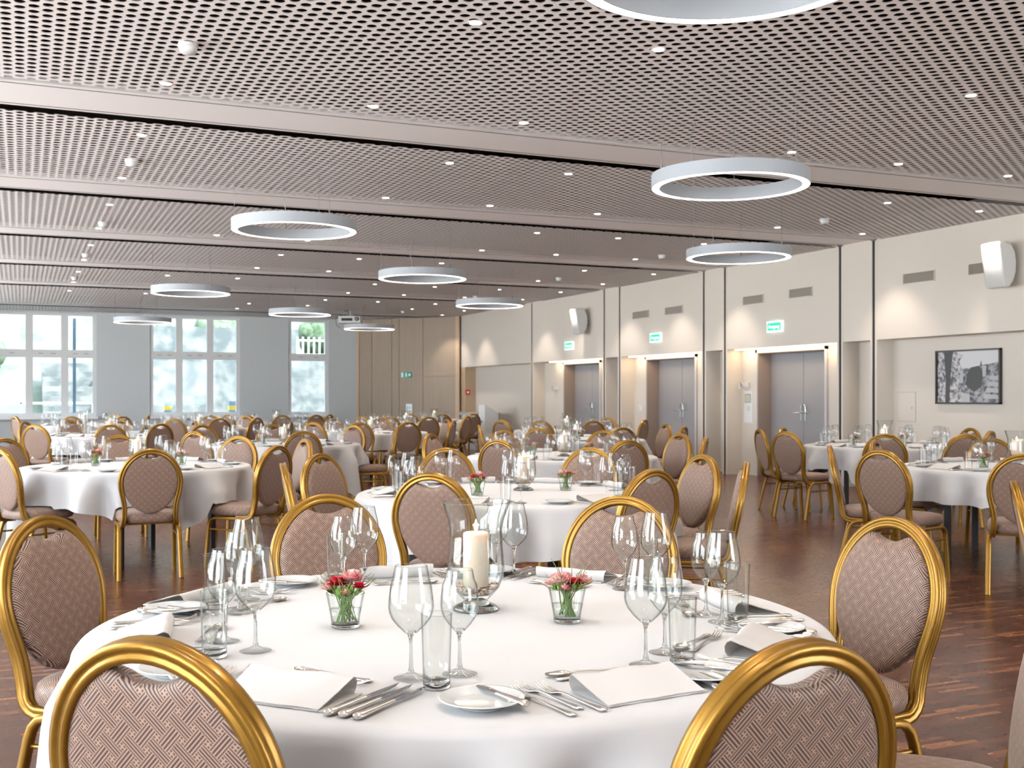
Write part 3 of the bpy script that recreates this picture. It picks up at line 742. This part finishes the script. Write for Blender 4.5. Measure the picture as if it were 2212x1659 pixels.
CHAIRS = {
 'A': [(320, 1380), (1735, 1385), (90, 1115, (.95, -.32)), (1935, 1118), (705, 1068), (1345, 1072), (2312, 1243, (-.95, .31))],
 'B': [(930, 1022), (1412, 1014), (612, 1000), (690, 980), (962, 968), (1275, 967), (1520, 982), (1612, 998)],
 'C': [(327, 970), (600, 962), (-4, 967), (8, 947), (256, 940), (517, 942), (661, 948)],
 'D': [(1078, 950), (1358, 951), (930, 937), (1085, 930), (1305, 930), (1470, 936), (1525, 944)],
 'E': [(1163, 924), (1345, 923), (1034, 918), (1438, 916), (1478, 920)],
 'F': [(1137, 909), (1286, 909), (1050, 909), (1393, 906), (1310, 902)],
 'G': [(420, 932), (655, 931), (855, 923), (765, 919), (405, 917), (587, 917)],
 'H': [(760, 914), (855, 913), (900, 907), (985, 907), (700, 913), (735, 905), (830, 902)],
 'I': [(925, 902), (1013, 898), (957, 897), (850, 903), (790, 899)],
 'J': [(982, 896), (1050, 896), (900, 895)],
 'K': [(56, 918), (62, 911), (250, 917), (230, 908), (375, 910), (340, 915), (180, 908)],
 'L': [(467, 903), (396, 904), (530, 902), (505, 899), (470, 895)],
 'M': [(32, 899), (160, 899), (262, 897), (302, 900), (215, 896)],
 'N': [(575, 902), (628, 898), (672, 895), (650, 899), (560, 895)],
 'O': [(2212, 983), (1900, 972), (1792, 962, (.96, -.29)), (1903, 951), (2165, 951), (2330, 952)],
 'P': [(1912, 939), (1697, 932), (1640, 927), (1748, 924), (1935, 926), (2108, 930), (2115, 940)],
}
SECT = ['right', 'back right', 'back', 'back left', 'left', 'front left', 'front', 'front right']
def sectors(angs):
    """a different one of the eight places round the table for each angle (camera frame, 0 = right, 90 deg = far side)"""
    order = sorted(range(len(angs)), key=lambda i: angs[i] % (2 * PI)); n = len(angs)
    best = None
    import itertools
    for comb in itertools.combinations(range(8), n):
        for sh in range(n):
            cost = 0
            for q, i in enumerate(order):
                d = (angs[i] - comb[(q + sh) % n] * PI / 4 + PI) % (2 * PI) - PI; cost += d * d
            if best is None or cost < best[0]: best = (cost, comb, sh)
    res = [None] * n
    for q, i in enumerate(order): res[i] = SECT[best[1][(q + best[2]) % n]]
    return res
C_ANG = {}
for key, lst in CHAIRS.items():
    u0, d0, ph, lv, rot = TABLES[key]; cx_, cd_ = (u0 - CX) / F_PX * d0, d0
    info = []
    for it in lst:
        u, v = it[0], it[1]; d = TOPD / (v - HY); x = (u - CX) / F_PX * d
        rx, rd = x - cx_, d - cd_; r = math.hypot(rx, rd); a = math.atan2(rd, rx)
        r = max((1.13, 1.13, 1.2, 1.3)[lv - 1], min(r, 1.9 if lv <= 3 else 1.62))                                   # keep the back clear of the table edge
        x, d = cx_ + r * math.cos(a), cd_ + r * math.sin(a)
        info.append([x, d, a, r, it[2] if len(it) > 2 else None])
    for _ in range(60):                                               # elbow room between neighbours
        od = sorted(range(len(info)), key=lambda i: info[i][2] % (2 * PI))
        for q in range(len(od)):
            i, j = od[q], od[(q + 1) % len(od)]; gap = (info[j][2] - info[i][2]) % (2 * PI); need = 2 * math.asin(.29 / ((info[i][3] + info[j][3]) / 2 - .30))
            if gap < need: w_ = (need + .01 - gap) / 2; info[i][2] -= w_; info[j][2] += w_
    for q in info: q[0], q[1] = cx_ + q[3] * math.cos(q[2]), cd_ + q[3] * math.sin(q[2])
    C_ANG[key] = [i[2] for i in info]
    names = sectors(C_ANG[key])
    for (x, d, a, r, fo), nm in zip(info, names):
        fx, fd = fo or (-math.cos(a), -math.sin(a))                           # faces the table centre
        base = WP(x + fx * .30, d + fd * .30)
        f = WP(fx, fd); rz = math.atan2(f.y, f.x) - PI / 2
        place('chair', chair_maker, base, rz, 'gold banquet chair at the %s of %s' % (nm, ph), 'chairs at ' + ph)
p_ = UV(2192, TOPD / (1038 - HY)); f = WP(.93, -.36)
dup(protos['chair'], p_ + f * .3, math.atan2(f.y, f.x) - PI / 2, 'gold banquet chair seen edge-on, cut by the right picture edge')

# ------------------------------------------------------------------ tables and cloths
TR = .90; TZ = .752
def table_maker():
    t = thing('round_table', 'x', 'table')
    link('tabletop', MB().lathe([(.0001, .715), (.88, .715), (.89, .72), (.89, .738), (.88, .744), (.0001, .744)], 64).mesh('tabletop', board_m), t)
    ap = MB().lathe([(.60, .715), (.60, .64), (.58, .64), (.58, .715)], 48); link('apron', ap.mesh('apron', board_m), t)
    for k in range(4):
        a = PI / 4 + k * PI / 2; x, y = .60 * math.cos(a), .60 * math.sin(a)
        link('leg', MB().box((x - .022, y - .022, 0), (x + .022, y + .022, .716)).mesh('table_leg', legb_m), t)
    return t
def cloth_mesh(seed, chair_angs, rot):
    rnd = random.Random(seed); n = 192; m = MB(); rows = []
    ph = [rnd.random() * 6.28 for _ in range(6)]
    top = [.001, .3, .6, .8, .87, .895, .908, .916]
    zt = [0, 0, 0, 0, 0, -.001, -.006, -.017]
    for r, dz in zip(top, zt): rows.append([(r * math.cos(2 * PI * k / n), r * math.sin(2 * PI * k / n), TZ + dz) for k in range(n)])
    NH = 12
    for i in range(1, NH + 1):
        t = i / NH; rr = []
        for k in range(n):
            a = 2 * PI * k / n; b = (a - rot) % (PI / 2)
            ext = 1.17 / max(math.cos(b), math.sin(b)) if True else 0
            corner = max(0, 1 - abs(b - PI / 4) / .42)
            L = min(ext, 1.60) - TR - .02
            L = L * (1 - .10 * corner)
            for ca in chair_angs:                                     # lies up on the seats
                d = abs((a - ca + PI) % (2 * PI) - PI)
                if d < .40: L = min(L, .235 + max(0, d - .24) * 3.0)
            fold = .040 * math.sin(11 * a + ph[0] + .8 * math.sin(3 * a)) + .020 * math.sin(23 * a + ph[1] + math.sin(4 * a + ph[3])) + .012 * math.sin(5 * a + ph[2])
            cf = corner * .07 * math.cos((b - PI / 4) * 16)
            drop = L * t
            r = .918 + drop * .05 + (fold + cf) * min(1, drop / .16) * (1 + .6 * t) + .012 * math.sin(PI * min(1, t * 2)) * 0
            rr.append((r * math.cos(a), r * math.sin(a), TZ - .017 - drop + .0))
        rows.append(rr)
    m.grid(rows, True)
    return m.mesh('tablecloth', cloth_m)
CENT = {}
for i, (key, (u, d, ph, lv, rot)) in enumerate(TABLES.items()):
    c = UV(u, d); CENT[key] = c
    place('table', table_maker, c, rot * .9 + .2, 'round banquet table under white cloth, %s' % ph, 'round banquet tables')
    angs = []
    for a in C_ANG[key]:
        f = WP(math.cos(a), math.sin(a)); angs.append(math.atan2(f.y, f.x))
    tc = link('tablecloth', cloth_mesh(i, angs, rot * 1.7 + .35), None, c)
    tag(tc, 'white cloth draped over %s' % ph, 'tablecloth', 'white tablecloths')

# ------------------------------------------------------------------ tableware
ZT = TZ + .0005
def wine_profile(h, rb, rr, hs):
    return [(rb * .30, hs - .004), (rb * .62, hs + .010), (rb * .86, hs + .024), (rb * .97, hs + .037), (rb, hs + .048), (rb * .975, hs + .065), (rb * .90, hs + .09), (rr + (rb - rr) * .28, h - .02), (rr, h)]
def wine_parts(h, rb, rr, hs):
    bowl = [(.0045, hs - .010)] + wine_profile(h, rb, rr, hs)
    inner = [(r - .0012, z) for r, z in bowl[1:]][::-1]
    stem = [(.0001, .0008), (.034, .0008), (.036, .002), (.034, .0035), (.016, .007), (.007, .013), (.0042, .024), (.0036, hs * .6), (.0042, hs - .02), (.007, hs - .009), (.011, hs - .002), (.0001, hs + .002)]
    return bowl, inner, stem
def rim(m, r, z, n, mi=0, t=.0009):
    m.lathe([(r - t, z), (r, z + t), (r + t, z), (r, z - t), (r - t, z)], n, mi=mi)
def wine_near(kind):
    h, rb, rr, hs = ((.228, .0460, .0325, .098), (.215, .0395, .0270, .095))[kind]
    def mk():
        g = thing('wine_glass', 'x', 'wine glass'); bowl, inner, stem = wine_parts(h, rb, rr, hs)
        m = MB().lathe(bowl, 40).lathe(inner, 40); rim(m, rr - .0006, h, 40); link('bowl', m.mesh('wine_bowl', glass_m), g)
        link('stem', MB().lathe(stem[5:], 16).mesh('wine_stem', solid_m), g)
        link('foot', MB().lathe(stem[:6], 36).mesh('wine_foot', glass_m), g)
        return g
    return mk
def wine_far(kind):
    h, rb, rr, hs = ((.228, .0460, .0325, .098), (.215, .0395, .0270, .095))[kind]
    def mk():
        bowl, inner, stem = wine_parts(h, rb, rr, hs)
        m = MB().lathe(bowl, 20); rim(m, rr, h, 20, t=.0016); m.lathe(stem, 10)
        return tag(link('wine_glass', m.mesh('wine_glass', glassf_m)), None, 'wine glass')
    return mk
def tumbler_near():
    g = thing('tumbler', 'x', 'glass')
    m = MB().lathe([(.0265, .012), (.0275, .05), (.0305, .145)], 36).lathe([(.0292, .145), (.0262, .05), (.0248, .020), (.0001, .018)], 36); rim(m, .0299, .145, 36)
    link('wall', m.mesh('tumbler_wall', glass_m), g)
    link('base', MB().lathe([(.0001, .0005), (.023, .0005), (.0262, .003), (.0266, .012), (.024, .0165), (.0001, .0165)], 36).mesh('tumbler_base', solid_m), g)
    return g
def tumbler_far():
    m = MB().lathe([(.0001, .001), (.0255, .001), (.0265, .012), (.0305, .145)], 18).lathe([(.025, .016), (.0001, .016)], 18); rim(m, .0305, .145, 18, t=.0016)
    return tag(link('tumbler', m.mesh('tumbler', glassf_m)), None, 'glass')
def plate_maker():
    m = MB().lathe([(.0001, .004), (.044, .004), (.050, .006), (.078, .0155), (.080, .0165), (.0795, .0185), (.077, .018), (.052, .0095), (.048, .0085), (.0001, .0085)], 56).lathe([(.046, .004), (.044, .0), (.040, .0), (.040, .004)], 40)
    return tag(link('side_plate', m.mesh('side_plate', china_m)), None, 'plate')
def strip(m, pts, mi=0, th=.0009):
    """flat cutlery body: pts = (y, halfwidth, z, dome)"""
    rows = []
    for y, w_, z, d_ in pts:
        rows.append([(-w_, y, z), (-w_ * .55, y, z + d_ + th), (0, y, z + d_ * 1.25 + th), (w_ * .55, y, z + d_ + th), (w_, y, z), (w_ * .5, y, z - th * .6), (-w_ * .5, y, z - th * .6)])
    m.grid(rows, True, mi); m.cap(rows[0], mi, True); m.cap(rows[-1], mi)
HANDLE = [(-.105, .004, .0035, .0005), (-.103, .0085, .0035, .0012), (-.096, .0105, .0032, .0018), (-.085, .0090, .0030, .0018), (-.06, .0062, .0030, .0018), (-.03, .0038, .0040, .0014), (.0, .0030, .0062, .0012)]
def fork_maker():
    m = MB(); strip(m, HANDLE + [(.02, .0032, .0072, .001), (.032, .0060, .0060, .0006), (.042, .0112, .0040, .0004), (.052, .0120, .0030, .0004)])
    for k in range(4):
        x = -.0100 + k * .00667
        m.sweep([(x, .050, .0030), (x, .066, .0030), (x * .98, .082, .0060), (x * .96, .098, .0125)], [(-.0014, -.0007), (.0014, -.0007), (.0014, .0007), (-.0014, .0007)], scales=[1.1, 1, .9, .5])
    return tag(link('fork', m.mesh('fork', silver_m)), None, 'fork')
def spoon_maker():
    m = MB(); strip(m, HANDLE + [(.022, .0036, .0072, .001), (.032, .0055, .0060, .0005)])
    rows = []
    for i in range(7):
        r = (1, .96, .85, .65, .4, .2, .01)[i]; dz = (0, -.0018, -.0036, -.0052, -.0062, -.0066, -.0067)[i]
        rows.append([(.0175 * r * math.cos(2 * PI * k / 28), .058 + .030 * r * math.sin(2 * PI * k / 28) * (1 + .12 * math.sin(2 * PI * k / 28)), .0085 + dz + .0) for k in range(28)])
    m.grid(rows, True); m.grid([[(x, y, z - .0009) for x, y, z in r] for r in rows], True, flip=True)
    return tag(link('spoon', m.mesh('spoon', silver_m)), None, 'spoon')
def knife_geo(hm, bm, s_=1.0, butter=False):
    rows = []
    for y, w_, t_ in [(-.105, .004, .003), (-.102, .0090, .0058), (-.094, .0112, .0068), (-.080, .0098, .0062), (-.05, .0080, .0052), (-.02, .0066, .0046), (.005, .0055, .0042), (.012, .0066, .0042)]:
        rows.append([(w_ * math.cos(2 * PI * k / 12), y * s_, .0068 * s_ + t_ * math.sin(2 * PI * k / 12)) for k in range(12)])
    hm.grid(rows, True); hm.cap(rows[0], flip=True); hm.cap(rows[-1])
    if butter: L = [(.012, -.006, .006), (.03, -.0075, .0075), (.06, -.0085, .0085), (.085, -.0085, .0080), (.094, -.006, .005)]
    else: L = [(.012, -.006, .007), (.04, -.008, .0085), (.08, -.0085, .0085), (.105, -.0080, .0045), (.122, -.0065, -.002), (.130, -.0055, -.0045)]
    rr = [[(a, y * s_, .0075), ((a + b) / 2, y * s_, .0084), (b, y * s_, .0070), ((a + b) / 2, y * s_, .0062)] for y, a, b in L]
    bm.grid(rr, True, sm=False); bm.cap(rr[-1])
def knife_near(butter=False):
    def mk():
        k = thing('butter_knife' if butter else 'knife', 'x', 'knife'); h, b = MB(), MB(); knife_geo(h, b, .78 if butter else 1, butter)
        link('handle', h.mesh('knife_handle', silver_m), k); link('blade', b.mesh('knife_blade', blade_m), k); return k
    return mk
def knife_far():
    m = MB(); knife_geo(m, m); return tag(link('knife', m.mesh('knife', silver_m)), None, 'knife')
def napkin_maker(var):
    def mk():
        rnd = random.Random(var); m = MB(); rows = []
        H = .034 + .006 * rnd.random(); n = 26; wd_ = .110
        prof = []
        for k in range(n + 1):                                        # loop of folded linen: flat below, rounded roll towards the table centre
            t = k / n
            if t < .42: prof.append((-.062 + .115 * t / .42, .0012))
            elif t < .62:
                a = -PI / 2 + PI * (t - .42) / .2; prof.append((.053 + H * .42 * math.cos(a), .0012 + H / 2 + H / 2 * math.sin(a)))
            else:
                q = (t - .62) / .38; prof.append((.053 - .113 * q, .0012 + H * (1 - q) ** 1.1 + .0045 * q))
        for j in range(13):
            x = -wd_ + 2 * wd_ * j / 12; e = 1 + .03 * math.sin(j * 1.1 + var)
            rows.append([(x + .006 * p[1] / H * (1 if j > 6 else -1), p[0] * e, p[1] * (1 + .05 * math.sin(j * .9 + var * 2))) for p in prof])
        m.grid(rows)
        m.grid([[(p[0], p[1], p[2] + .0016 if q < 12 else p[2] - .0018) for q, p in enumerate(r)] for r in rows])
        m.box((-wd_ + .004, -.060, .0004), (wd_ + .012, .075, .003))
        return tag(link('napkin', m.mesh('napkin', napkin_m)), None, 'napkin')
    return mk
def local(c, ang, r, t):
    """point r out from the table centre along the camera-frame angle, t to the diner's right"""
    x = r * math.cos(ang) - t * math.sin(ang); d = r * math.sin(ang) + t * math.cos(ang)
    f = WP(x, d); return Vector((c.x + f.x, c.y + f.y, ZT))
def rz_in(ang, extra=0.0):
    f = WP(-math.cos(ang), -math.sin(ang)); return math.atan2(f.y, f.x) - PI / 2 + extra    # +Y towards the table centre
GL_NEAR = {  # glass bases on the nearest table, (column, depth): big, small, tumbler per setting
 'fl': [(888, 2.235), (993, 2.27), (943, 2.165)], 'fr': [(1395, 2.345), (1436, 2.46), (1474, 2.34)],
 'r1': [(1560, 2.79), (1525, 2.89), (1594, 2.82)], 'r2': [(1417, 3.27), (1349, 3.27), (1400, 3.36)],
 'br': [(1110, 3.52), (1072, 3.60), (1040, 3.50)], 'bl': [(787, 3.43), (742, 3.29), (726, 3.42)],
 'l2': [(534, 3.10), (517, 2.91), (462, 2.98)], 'l1': [(552, 2.475), (484, 2.57), (463, 2.42)]}
SET_A = [('fl', -113, 'front left'), ('fr', -61, 'front right'), ('r1', -24, 'lower right'), ('r2', 14, 'upper right'), ('br', 64, 'back right'), ('bl', 109, 'back left'), ('l2', 158, 'upper left'), ('l1', 195, 'lower left')]
cA = CENT['A']; rnd = random.Random(3)
for key, deg, nm in SET_A:
    a = math.radians(deg); W8 = '%s setting of the nearest table' % nm
    for k, (kind, mk, kn) in enumerate((('w0', wine_near(0), 'larger wine glass'), ('w1', wine_near(1), 'smaller wine glass'), ('tb', tumbler_near, 'straight water tumbler'))):
        u, d = GL_NEAR[key][k]; p = UV(u, d, ZT)
        place(kind, mk, p, rnd.random() * 6, 'empty %s at the %s' % (kn, W8), 'glasses on the nearest table')
    place('napkin%d' % (rnd.randrange(2)), napkin_maker(rnd.randrange(4)), local(cA, a, .835 if key == 'l2' else .765, .0), rz_in(a), 'folded white napkin at the %s' % W8, 'napkins on the nearest table')
    for k, (t, pos) in enumerate(((.150, 'left'), (.180, 'middle'), (.210, 'right'))):
        place('knife', knife_near(), local(cA, a, .740 - .0 * k, t), rz_in(a, -.10), 'silver table knife, %s of three at the %s' % (pos, W8), 'knives on the nearest table')
    for k, (t, pos, dr) in enumerate(((-.205, 'left', .0), (-.172, 'middle', -.03), (-.140, 'right', .0))):
        place('fork', fork_maker, local(cA, a, .740 + dr, t), rz_in(a, .10), 'silver fork, %s of three at the %s' % (pos, W8), 'forks on the nearest table')
    pp = local(cA, a, .70, -.305); place('plate', plate_maker, pp, 0, 'white side plate at the %s' % W8, 'side plates on the nearest table')
    place('bknife', knife_near(True), pp + Vector((0, 0, .0105)) + (local(cA, a, .70, -.265) - pp), rz_in(a, .12), 'silver butter knife on the side plate at the %s' % W8, 'butter knives on side plates')
    p1 = local(cA, a, .595, -.01); place('spoon', spoon_maker, p1, rz_in(a, PI / 2 - .12), 'silver dessert spoon at the %s' % W8, 'dessert spoons on the nearest table')
    p1 = local(cA, a, .625, .01); p1.z += .0005; place('dfork', fork_maker, p1, rz_in(a, -PI / 2 - .08), 'silver dessert fork beside the spoon at the %s' % W8, 'dessert forks on the nearest table')
for key, (u, d, ph, lv, rot) in TABLES.items():
    if key == 'A': continue
    c = CENT[key]; rnd = random.Random(ord(key)); angs = list(C_ANG[key])
    if lv >= 3 or len(angs) < 7: base = angs[0]; angs = [base + k * PI / 4 for k in range(8)]
    names = sectors(angs)
    for a, nm in zip(angs, names):
        W8 = 'the %s of %s' % (nm, ph)
        for k, (r, t, kind, kn) in enumerate(((.60, .19, 'w0', 'larger wine glass'), (.655, .275, 'w1', 'smaller wine glass'), (.70, .20, 'tb', 'water tumbler'))):
            kd = 'far' + kind; mk = (wine_far(0), wine_far(1), tumbler_far)[k]
            place(kd, mk, local(c, a, r + rnd.uniform(-.008, .008), t + rnd.uniform(-.008, .008)), 0, '%s at %s' % (kn, W8), 'glasses on ' + ph)
        place('napkin%d' % rnd.randrange(2), napkin_maker(0), local(c, a, .76, 0), rz_in(a), 'folded white napkin at %s' % W8, 'napkins on ' + ph)
        place('plate', plate_maker, local(c, a, .72, -.27), 0, 'white side plate at %s' % W8, 'side plates on ' + ph)
        if lv <= 2:
            for t, pos in ((.14, 'left'), (.17, 'right')): place('kfar', knife_far, local(c, a, .74, t), rz_in(a), 'silver knife, %s of two at %s' % (pos, W8), 'knives on ' + ph)
            for t, pos in ((-.17, 'left'), (-.14, 'right')): place('fork', fork_maker, local(c, a, .74, t), rz_in(a), 'silver fork, %s of two at %s' % (pos, W8), 'forks on ' + ph)

# ------------------------------------------------------------------ hurricane lights
def vase_maker():
    g = thing('hurricane_vase', 'x', 'candle vase')
    out = [(.001, .003), (.060, .003), (.062, .007), (.050, .014), (.034, .022), (.032, .028), (.044, .040), (.062, .060), (.073, .085), (.076, .11), (.0735, .15), (.070, .19), (.070, .215), (.075, .24), (.084, .265), (.092, .288)]
    m = MB().lathe(out, 48); inn = [(.0895, .288), (.0815, .265), (.0725, .24), (.0675, .215), (.0675, .19), (.071, .15), (.0735, .11), (.070, .085), (.059, .060), (.040, .042), (.001, .036)]
    m.lathe(inn, 48); rim(m, .0908, .288, 48, t=.0016); link('glass_body', m.mesh('vase_glass', glass_m), g)
    link('foot', MB().lathe([(.001, .0005), (.060, .0005), (.062, .005), (.052, .012), (.034, .021), (.026, .028), (.001, .030)], 40).mesh('vase_foot', solid_m), g)
    pb = MB(); r_ = random.Random(5)
    for k in range(150):
        a = r_.random() * 6.28; z = .044 + r_.random() * .026; rm = .037 + (z - .044) * 1.05; q = rm * math.sqrt(r_.random()) ; s_ = .004 + .003 * r_.random()
        pb.ball((q * math.cos(a), q * math.sin(a), z), s_, 6, 4, sq=(1, .8, .6))
    link('pebbles', pb.mesh('pebbles', pebble_m), g)['kind'] = 'stuff'
    return g
def candle_maker():
    g = thing('pillar_candle', 'x', 'candle')
    link('wax', MB().lathe([(.001, 0), (.032, 0), (.034, .002), (.034, .135), (.033, .141), (.029, .143), (.020, .137), (.001, .135)], 32).mesh('wax', wax_m), g)
    link('wick', MB().tube([(0, 0, .134), (0, 0, .144), (.001, 0, .148)], .0012, 6).mesh('wick', wick_m), g)
    link('flame', MB().lathe([(.0003, .144), (.0042, .149), (.0056, .155), (.0045, .163), (.002, .172), (.0003, .178)], 14).mesh('flame', flame_m), g)
    return g
VASES = {'A': (1028, 2.96), 'B': (1131, 6.75), 'C': (298, 9.4), 'D': (1218, 10.6), 'E': (1246, 14.9), 'F': (1225, 19.0), 'G': (614, 13.3), 'H': (802, 17.8), 'I': (877, 22.3), 'J': (938, 26.0), 'K': (237, 16.6), 'L': (431, 20.5), 'M': (182, 22.4), 'N': (597, 24.2), 'O': (2196, 9.1), 'P': (1911, 13.0)}
CL = bpy.data.lights.new('candle_glow', 'POINT'); CL.energy = .9; CL.color = (1, .62, .3); CL.shadow_soft_size = .008
for key, (u, d) in VASES.items():
    ph = TABLES[key][2]; p = UV(u, d, ZT)
    place('vase', vase_maker, p, 0, 'flared hurricane vase with pebbles on %s' % ph, 'hurricane vases')
    place('candle', candle_maker, p + Vector((0, 0, .064)), 0, 'lit pillar candle in the vase on %s' % ph, 'pillar candles')
    if key in 'ABCDOP':
        l_ = bpy.data.objects.new('candle_glow', CL); COL.objects.link(l_); l_.location = p + Vector((0, 0, .064 + .162))

# ------------------------------------------------------------------ flower glasses
def petal(m, c, az, tilt, r, w_, mi=0, curl=.3):
    rows = []
    for i in range(5):
        v = i / 4; rr = []
        for j in range(5):
            q = (j / 4 - .5) * 2; wd_ = w_ * math.sin(PI * (.18 + .72 * v)) ; x = q * wd_; y = r * v; z = curl * r * v * v - .25 * w_ * q * q * -1
            # tilt from vertical, then turn
            Y = y * math.sin(tilt) - z * math.cos(tilt) * .4; Z = y * math.cos(tilt) + z * math.sin(tilt) * .4
            ca, sa = math.cos(az), math.sin(az); rr.append((c[0] + x * -sa + Y * ca, c[1] + x * ca + Y * sa, c[2] + Z))
        rows.append(rr)
    m.grid(rows, False, mi)
def rose(c, r, rn):
    m = MB()
    m.ball((c[0], c[1], c[2] + r * .35), r * .45, 10, 7)
    for ring, (cnt, tilt, ln) in enumerate(((4, .25, .85), (6, .55, 1.0), (8, .95, 1.05), (8, 1.3, 1.0))):
        for k in range(cnt): petal(m, (c[0], c[1], c[2]), 2 * PI * k / cnt + ring * .6 + rn.random() * .3, tilt, r * ln, r * .55, curl=-.5)
    return m
def flower_maker(seed, layout):
    """layout: (kind, x, y, z, radius)"""
    def mk():
        rn = random.Random(seed); g = thing('flower_glass', 'x', 'flower arrangement')
        m = MB().lathe([(.034, .006), (.0365, .03), (.0475, .085)], 36).lathe([(.0455, .085), (.0345, .03), (.033, .012), (.001, .012)], 36); rim(m, .0466, .085, 36, t=.0012)
        link('glass_cup', m.mesh('flower_cup', glass_m), g)
        link('cup_base', MB().lathe([(.001, .0005), (.032, .0005), (.0345, .003), (.034, .009), (.001, .010)], 32).mesh('cup_base', solid_m), g)
        link('water', MB().lathe([(.001, .013), (.0325, .013), (.0395, .046), (.001, .046)], 32).mesh('water', water_m), g)
        st = MB()
        for k in range(26):
            a = rn.random() * 6.28; b = a + PI + rn.uniform(-1.4, 1.4); r0 = .028 * math.sqrt(rn.random()); r1 = .036 * math.sqrt(rn.random())
            p0 = (r0 * math.cos(b), r0 * math.sin(b)); p1 = (r1 * math.cos(a), r1 * math.sin(a)); j1, j2 = rn.uniform(-.007, .007), rn.uniform(-.007, .007)
            st.tube([(p0[0], p0[1], .015), ((p0[0] + p1[0]) / 2 + j1, (p0[1] + p1[1]) / 2 + j2, .055), (p1[0], p1[1], .095)], .0010 + .0008 * rn.random(), 6)
        link('stems', st.mesh('flower_stems', stem_m), g)
        lf = MB()
        for k in range(60):
            a = rn.random() * 6.28; q = .038 * math.sqrt(rn.random()); petal(lf, (q * math.cos(a), q * math.sin(a), .078 + .012 * rn.random()), a + rn.uniform(-.7, .7), rn.uniform(.1, 1.35), .020, .0045)
        link('leaves', lf.mesh('flower_leaves', leaf_m), g)
        tw = MB()
        for k in range(22):
            a = rn.random() * 6.28; q = .04; h = rn.uniform(.02, .07); sp_ = rn.uniform(.025, .062)
            pts = [(q * .6 * math.cos(a), q * .6 * math.sin(a), .08)]
            for s_ in range(1, 6):
                t = s_ / 5; pts.append(((q * .6 + sp_ * t) * math.cos(a) + rn.uniform(-.005, .005), (q * .6 + sp_ * t) * math.sin(a) + rn.uniform(-.005, .005), .08 + h * t))
            tw.tube(pts, .0012, 5, scales=[1.3, 1.2, 1, .9, .8, .6])
        link('twigs', tw.mesh('twigs', twig_m), g)
        for kind, x, y, z, r in layout:
            if kind == 'r': link('rose', rose((x, y, z), r, rn).mesh('rose', red_m), g)
            else:
                m = MB()
                for k in range(70):
                    a = rn.random() * 6.28; e = math.acos(rn.uniform(.0, 1)); n_ = (math.sin(e) * math.cos(a), math.sin(e) * math.sin(a), math.cos(e))
                    petal(m, (x + n_[0] * r * .45, y + n_[1] * r * .45, z + n_[2] * r * .3), a + rn.uniform(-.4, .4), e, r * .6, r * .24)
                link('blossom', m.mesh('pink_blossom', pink_m), g)
        return g
    return mk
# layouts in camera-like local axes: x right, y away (the things are turned to the camera below)
L1 = [('r', -.020, -.010, .106, .026), ('r', .036, -.014, .100, .017), ('p', .014, .016, .112, .032), ('p', -.040, .004, .092, .022), ('p', .008, -.034, .088, .015), ('p', -.01, .03, .100, .024)]
L2 = [('r', .018, -.018, .098, .021), ('p', -.020, -.010, .098, .032), ('p', .040, .004, .096, .026), ('p', -.006, .026, .098, .028), ('p', -.008, -.034, .088, .017), ('p', -.042, .012, .092, .018)]
CZ = -math.atan2(SS, CC)
FL = [('A', 746, 2.735, 0, 'left'), ('A', 1225, 2.80, 1, 'right'), ('B', 1031, 6.35, 0, 'left'), ('B', 1222, 6.75, 1, 'right'), ('C', 207, 9.1, 0, 'left'), ('C', 392, 9.2, 1, 'right'), ('D', 1150, 10.5, 0, 'left'), ('D', 1274, 10.8, 1, 'right'), ('E', 1245, 14.4, 0, 'front'), ('O', 2125, 8.9, 1, 'left'), ('P', 1843, 12.8, 1, 'left'), ('P', 1952, 12.9, 0, 'right'), ('G', 570, 13.3, 1, 'left'), ('H', 770, 17.8, 0, 'left')]
for key, u, d, v, side in FL:
    place('flower%d' % v, flower_maker(11 + v, (L1, L2)[v]), UV(u, d, ZT), CZ, ('flower glass %s of the candle on %s') % (side, TABLES[key][2]), 'flower glasses')
